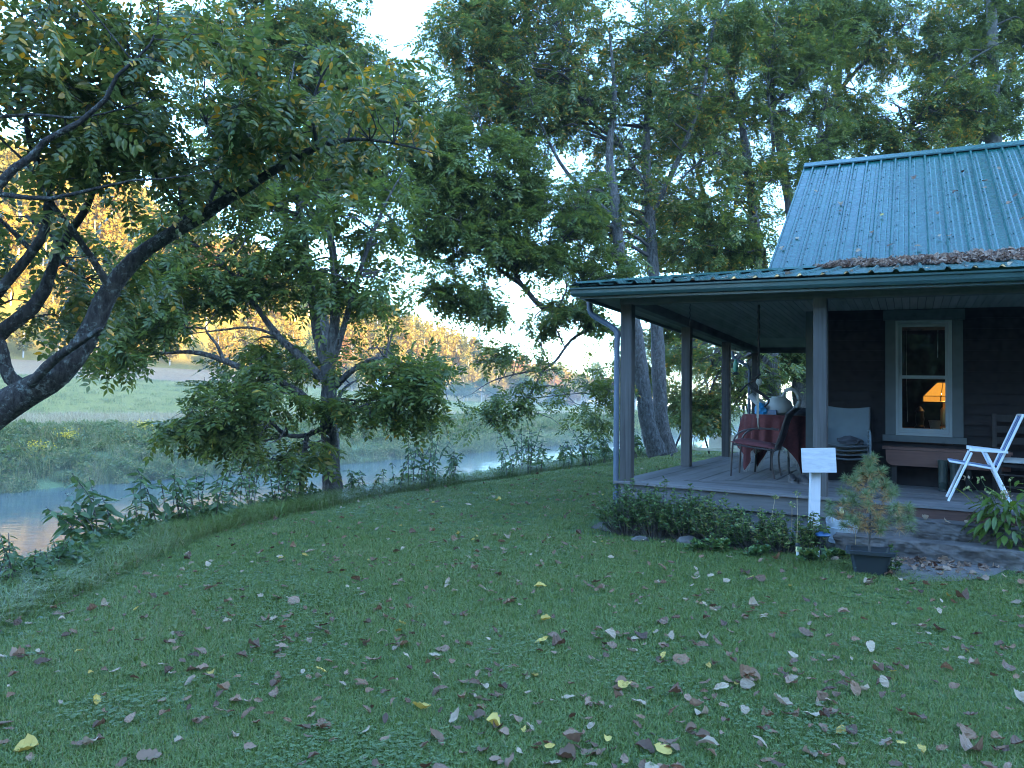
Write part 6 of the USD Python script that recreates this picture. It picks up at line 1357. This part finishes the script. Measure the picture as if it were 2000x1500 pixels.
S = rng.uniform(.65, 1.15, len(P)) * np.interp(e, [76, 84, 100], [.55, .8, 1.])
instancer('hillside_wood', protos, P, rng.uniform(0, 6.28, len(P)), S, ix, 'wood of golden autumn trees on the sunlit hillside', 'wood')
instancer('hillside_trunks', [('trunk', trunkmesh(9, .2), MATS['far_trunk'])], P, rng.uniform(0, 6.28, len(P)), S, 0 * ix, 'pale trunks of the hillside wood', 'tree trunks')
n = 150; a_ = rng.uniform(.62 * np.pi, 1.98 * np.pi, n); rr = rng.uniform(15, 48, n) ; az_ = a_ - np.pi
x = rr * np.sin(a_ * 0 + rng.uniform(-2.1, 1.75, n)) * 1.25; y = -17 - np.abs(rng.normal(0, 14, n)); ok = (near_x(y) - x < 0.5)
s_ = rng.uniform(23, 75, 26); x, y = np.r_[x[ok], 5.2 - .458 * s_ + rng.normal(0, 3.5, 26)], np.r_[y[ok], 10.4 - .889 * s_]; P = np.stack([x, y, 0 * x - .1], 1)
instancer('wood_behind', [('crown', far_tree(1700, 8, 14, 1.0, rng, -1.5), MATS['green_foliage']) for _ in range(2)], P, rng.uniform(0, 6.28, len(P)), rng.uniform(.65, 1.05, len(P)), rng.integers(0, 2, len(P)), 'shady wood standing behind the lawn', 'wood')
def lone(px, py_base, d, hpx, wpx, m, lab, shape='round', n=1500, name='far_tree'):
    g = at(px, py_base, d); hh = hpx * d / FPX; ww = wpx * d / FPX; t = thing(name, lab, 'tree', g)
    v, f = far_tree(n, ww, hh, max(.35, ww * .075), rng, hh * .12, shape); part(t, 'crown', (v + g, f), MATS[m], kind='stuff'); v, f = trunkmesh(hh * .8, ww * .03).get(); part(t, 'trunk', (v + g, f), MATS['far_trunk' if shape == 'round' else 'dark_bark'])
lone(1085, 797, 170, 48, 46, 'conifer_foliage', 'dark conifer standing alone in the far misty field', 'cone', 1800, 'far_conifer')
lone(1135, 792, 185, 62, 46, 'gold_foliage', 'sunlit yellow tree right of the far conifer'); lone(1118, 797, 178, 40, 30, 'orange_foliage', 'small orange tree right beside the far conifer'); lone(1185, 792, 185, 60, 50, 'orange_foliage', 'orange tree at the far field edge left of the corner post')
lone(1040, 792, 195, 75, 60, 'green_foliage', 'shaded green tree left of the far conifer'); lone(1000, 790, 200, 66, 60, 'olive_foliage', 'olive tree at the edge of the far field behind hanging leaves'); lone(1240, 795, 190, 85, 70, 'olive_foliage', 'olive tree far behind the corner post'); lone(1160, 792, 205, 88, 50, 'green_foliage', 'tall shaded tree behind the far yellow tree')
for k, (px, w_) in enumerate(((770, 46), (805, 40), (838, 44), (872, 42), (905, 46), (940, 44))): lone(px, 776 + k * 2, 150 + 4 * k, 40 + 6 * (k % 2), w_, 'green_foliage', 'shaded blue green tree at the foot of the golden hill, ' + ['leftmost of the row', 'second from the left', 'third from the left', 'third from the right', 'second from the right', 'rightmost of the row'][k], 'round', 900)
lone(935, 700, 225, 60, 30, 'conifer_foliage', 'tall pine standing out on the far skyline', 'cone', 1200, 'far_conifer')
g = at(757, 752, 140); t = thing('far_building', 'small white building half hidden at the foot of the far hill', 'building', g)
part(t, 'wall', MB().box(-2.2, 2.2, -2, 2, -1.2, .8, lambda p: p + g), MATS['far_paint']); part(t, 'roof', MB().add(np.array([(-2.4, -2.2, .8), (2.4, -2.2, .8), (2.4, 2.2, .8), (-2.4, 2.2, .8), (-2.4, 0, 1.7), (2.4, 0, 1.7)]) + g, [[0, 1, 5, 4], [2, 3, 4, 5], [3, 0, 4, 4], [1, 2, 5, 5], [0, 3, 2, 1]]), MATS['galvanized'])

# ------------------------------------------------------------------ air
HAZE = .00022; MIST = .0010
hz = usdkit.material(stage, '/World/Looks/haze', {'v': ('principled_volume', {'color': (.92, .95, 1.0), 'density': HAZE, 'anisotropy': .35})}, [], volume='v.volume')
single('haze', MB().box(-680, 680, -680, 680, -5, 72), hz, 'thin morning air in the valley', 'haze', kind='stuff')
mz = usdkit.material(stage, '/World/Looks/mist', {'v': ('principled_volume', {'color': (1.0, .97, .92), 'density': MIST, 'anisotropy': .35})}, [], volume='v.volume')
pm = []
for l, e in ((-60, -9), (330, -9), (330, 72), (-60, 72)): pm.append((RA[0] + l * RD[0] + e * RN[0], RA[1] + l * RD[1] + e * RN[1]))
single('mist', MB().prism(pm, -4, 4.6), mz, 'pale morning mist lying over the river and the far field', 'mist', kind='stuff')
pm = []
for l, e in ((-40, -24), (200, -24), (200, 5), (-40, 5)): pm.append((RA[0] + l * RD[0] + e * RN[0], RA[1] + l * RD[1] + e * RN[1]))
mz = usdkit.material(stage, '/World/Looks/river_mist', {'v': ('principled_volume', {'color': (1.0, .97, .94), 'density': .0035, 'anisotropy': .35})}, [], volume='v.volume')
single('mist', MB().prism(pm, -2.6, -.25), mz, 'low white mist lying right on the river water', 'mist', kind='stuff')
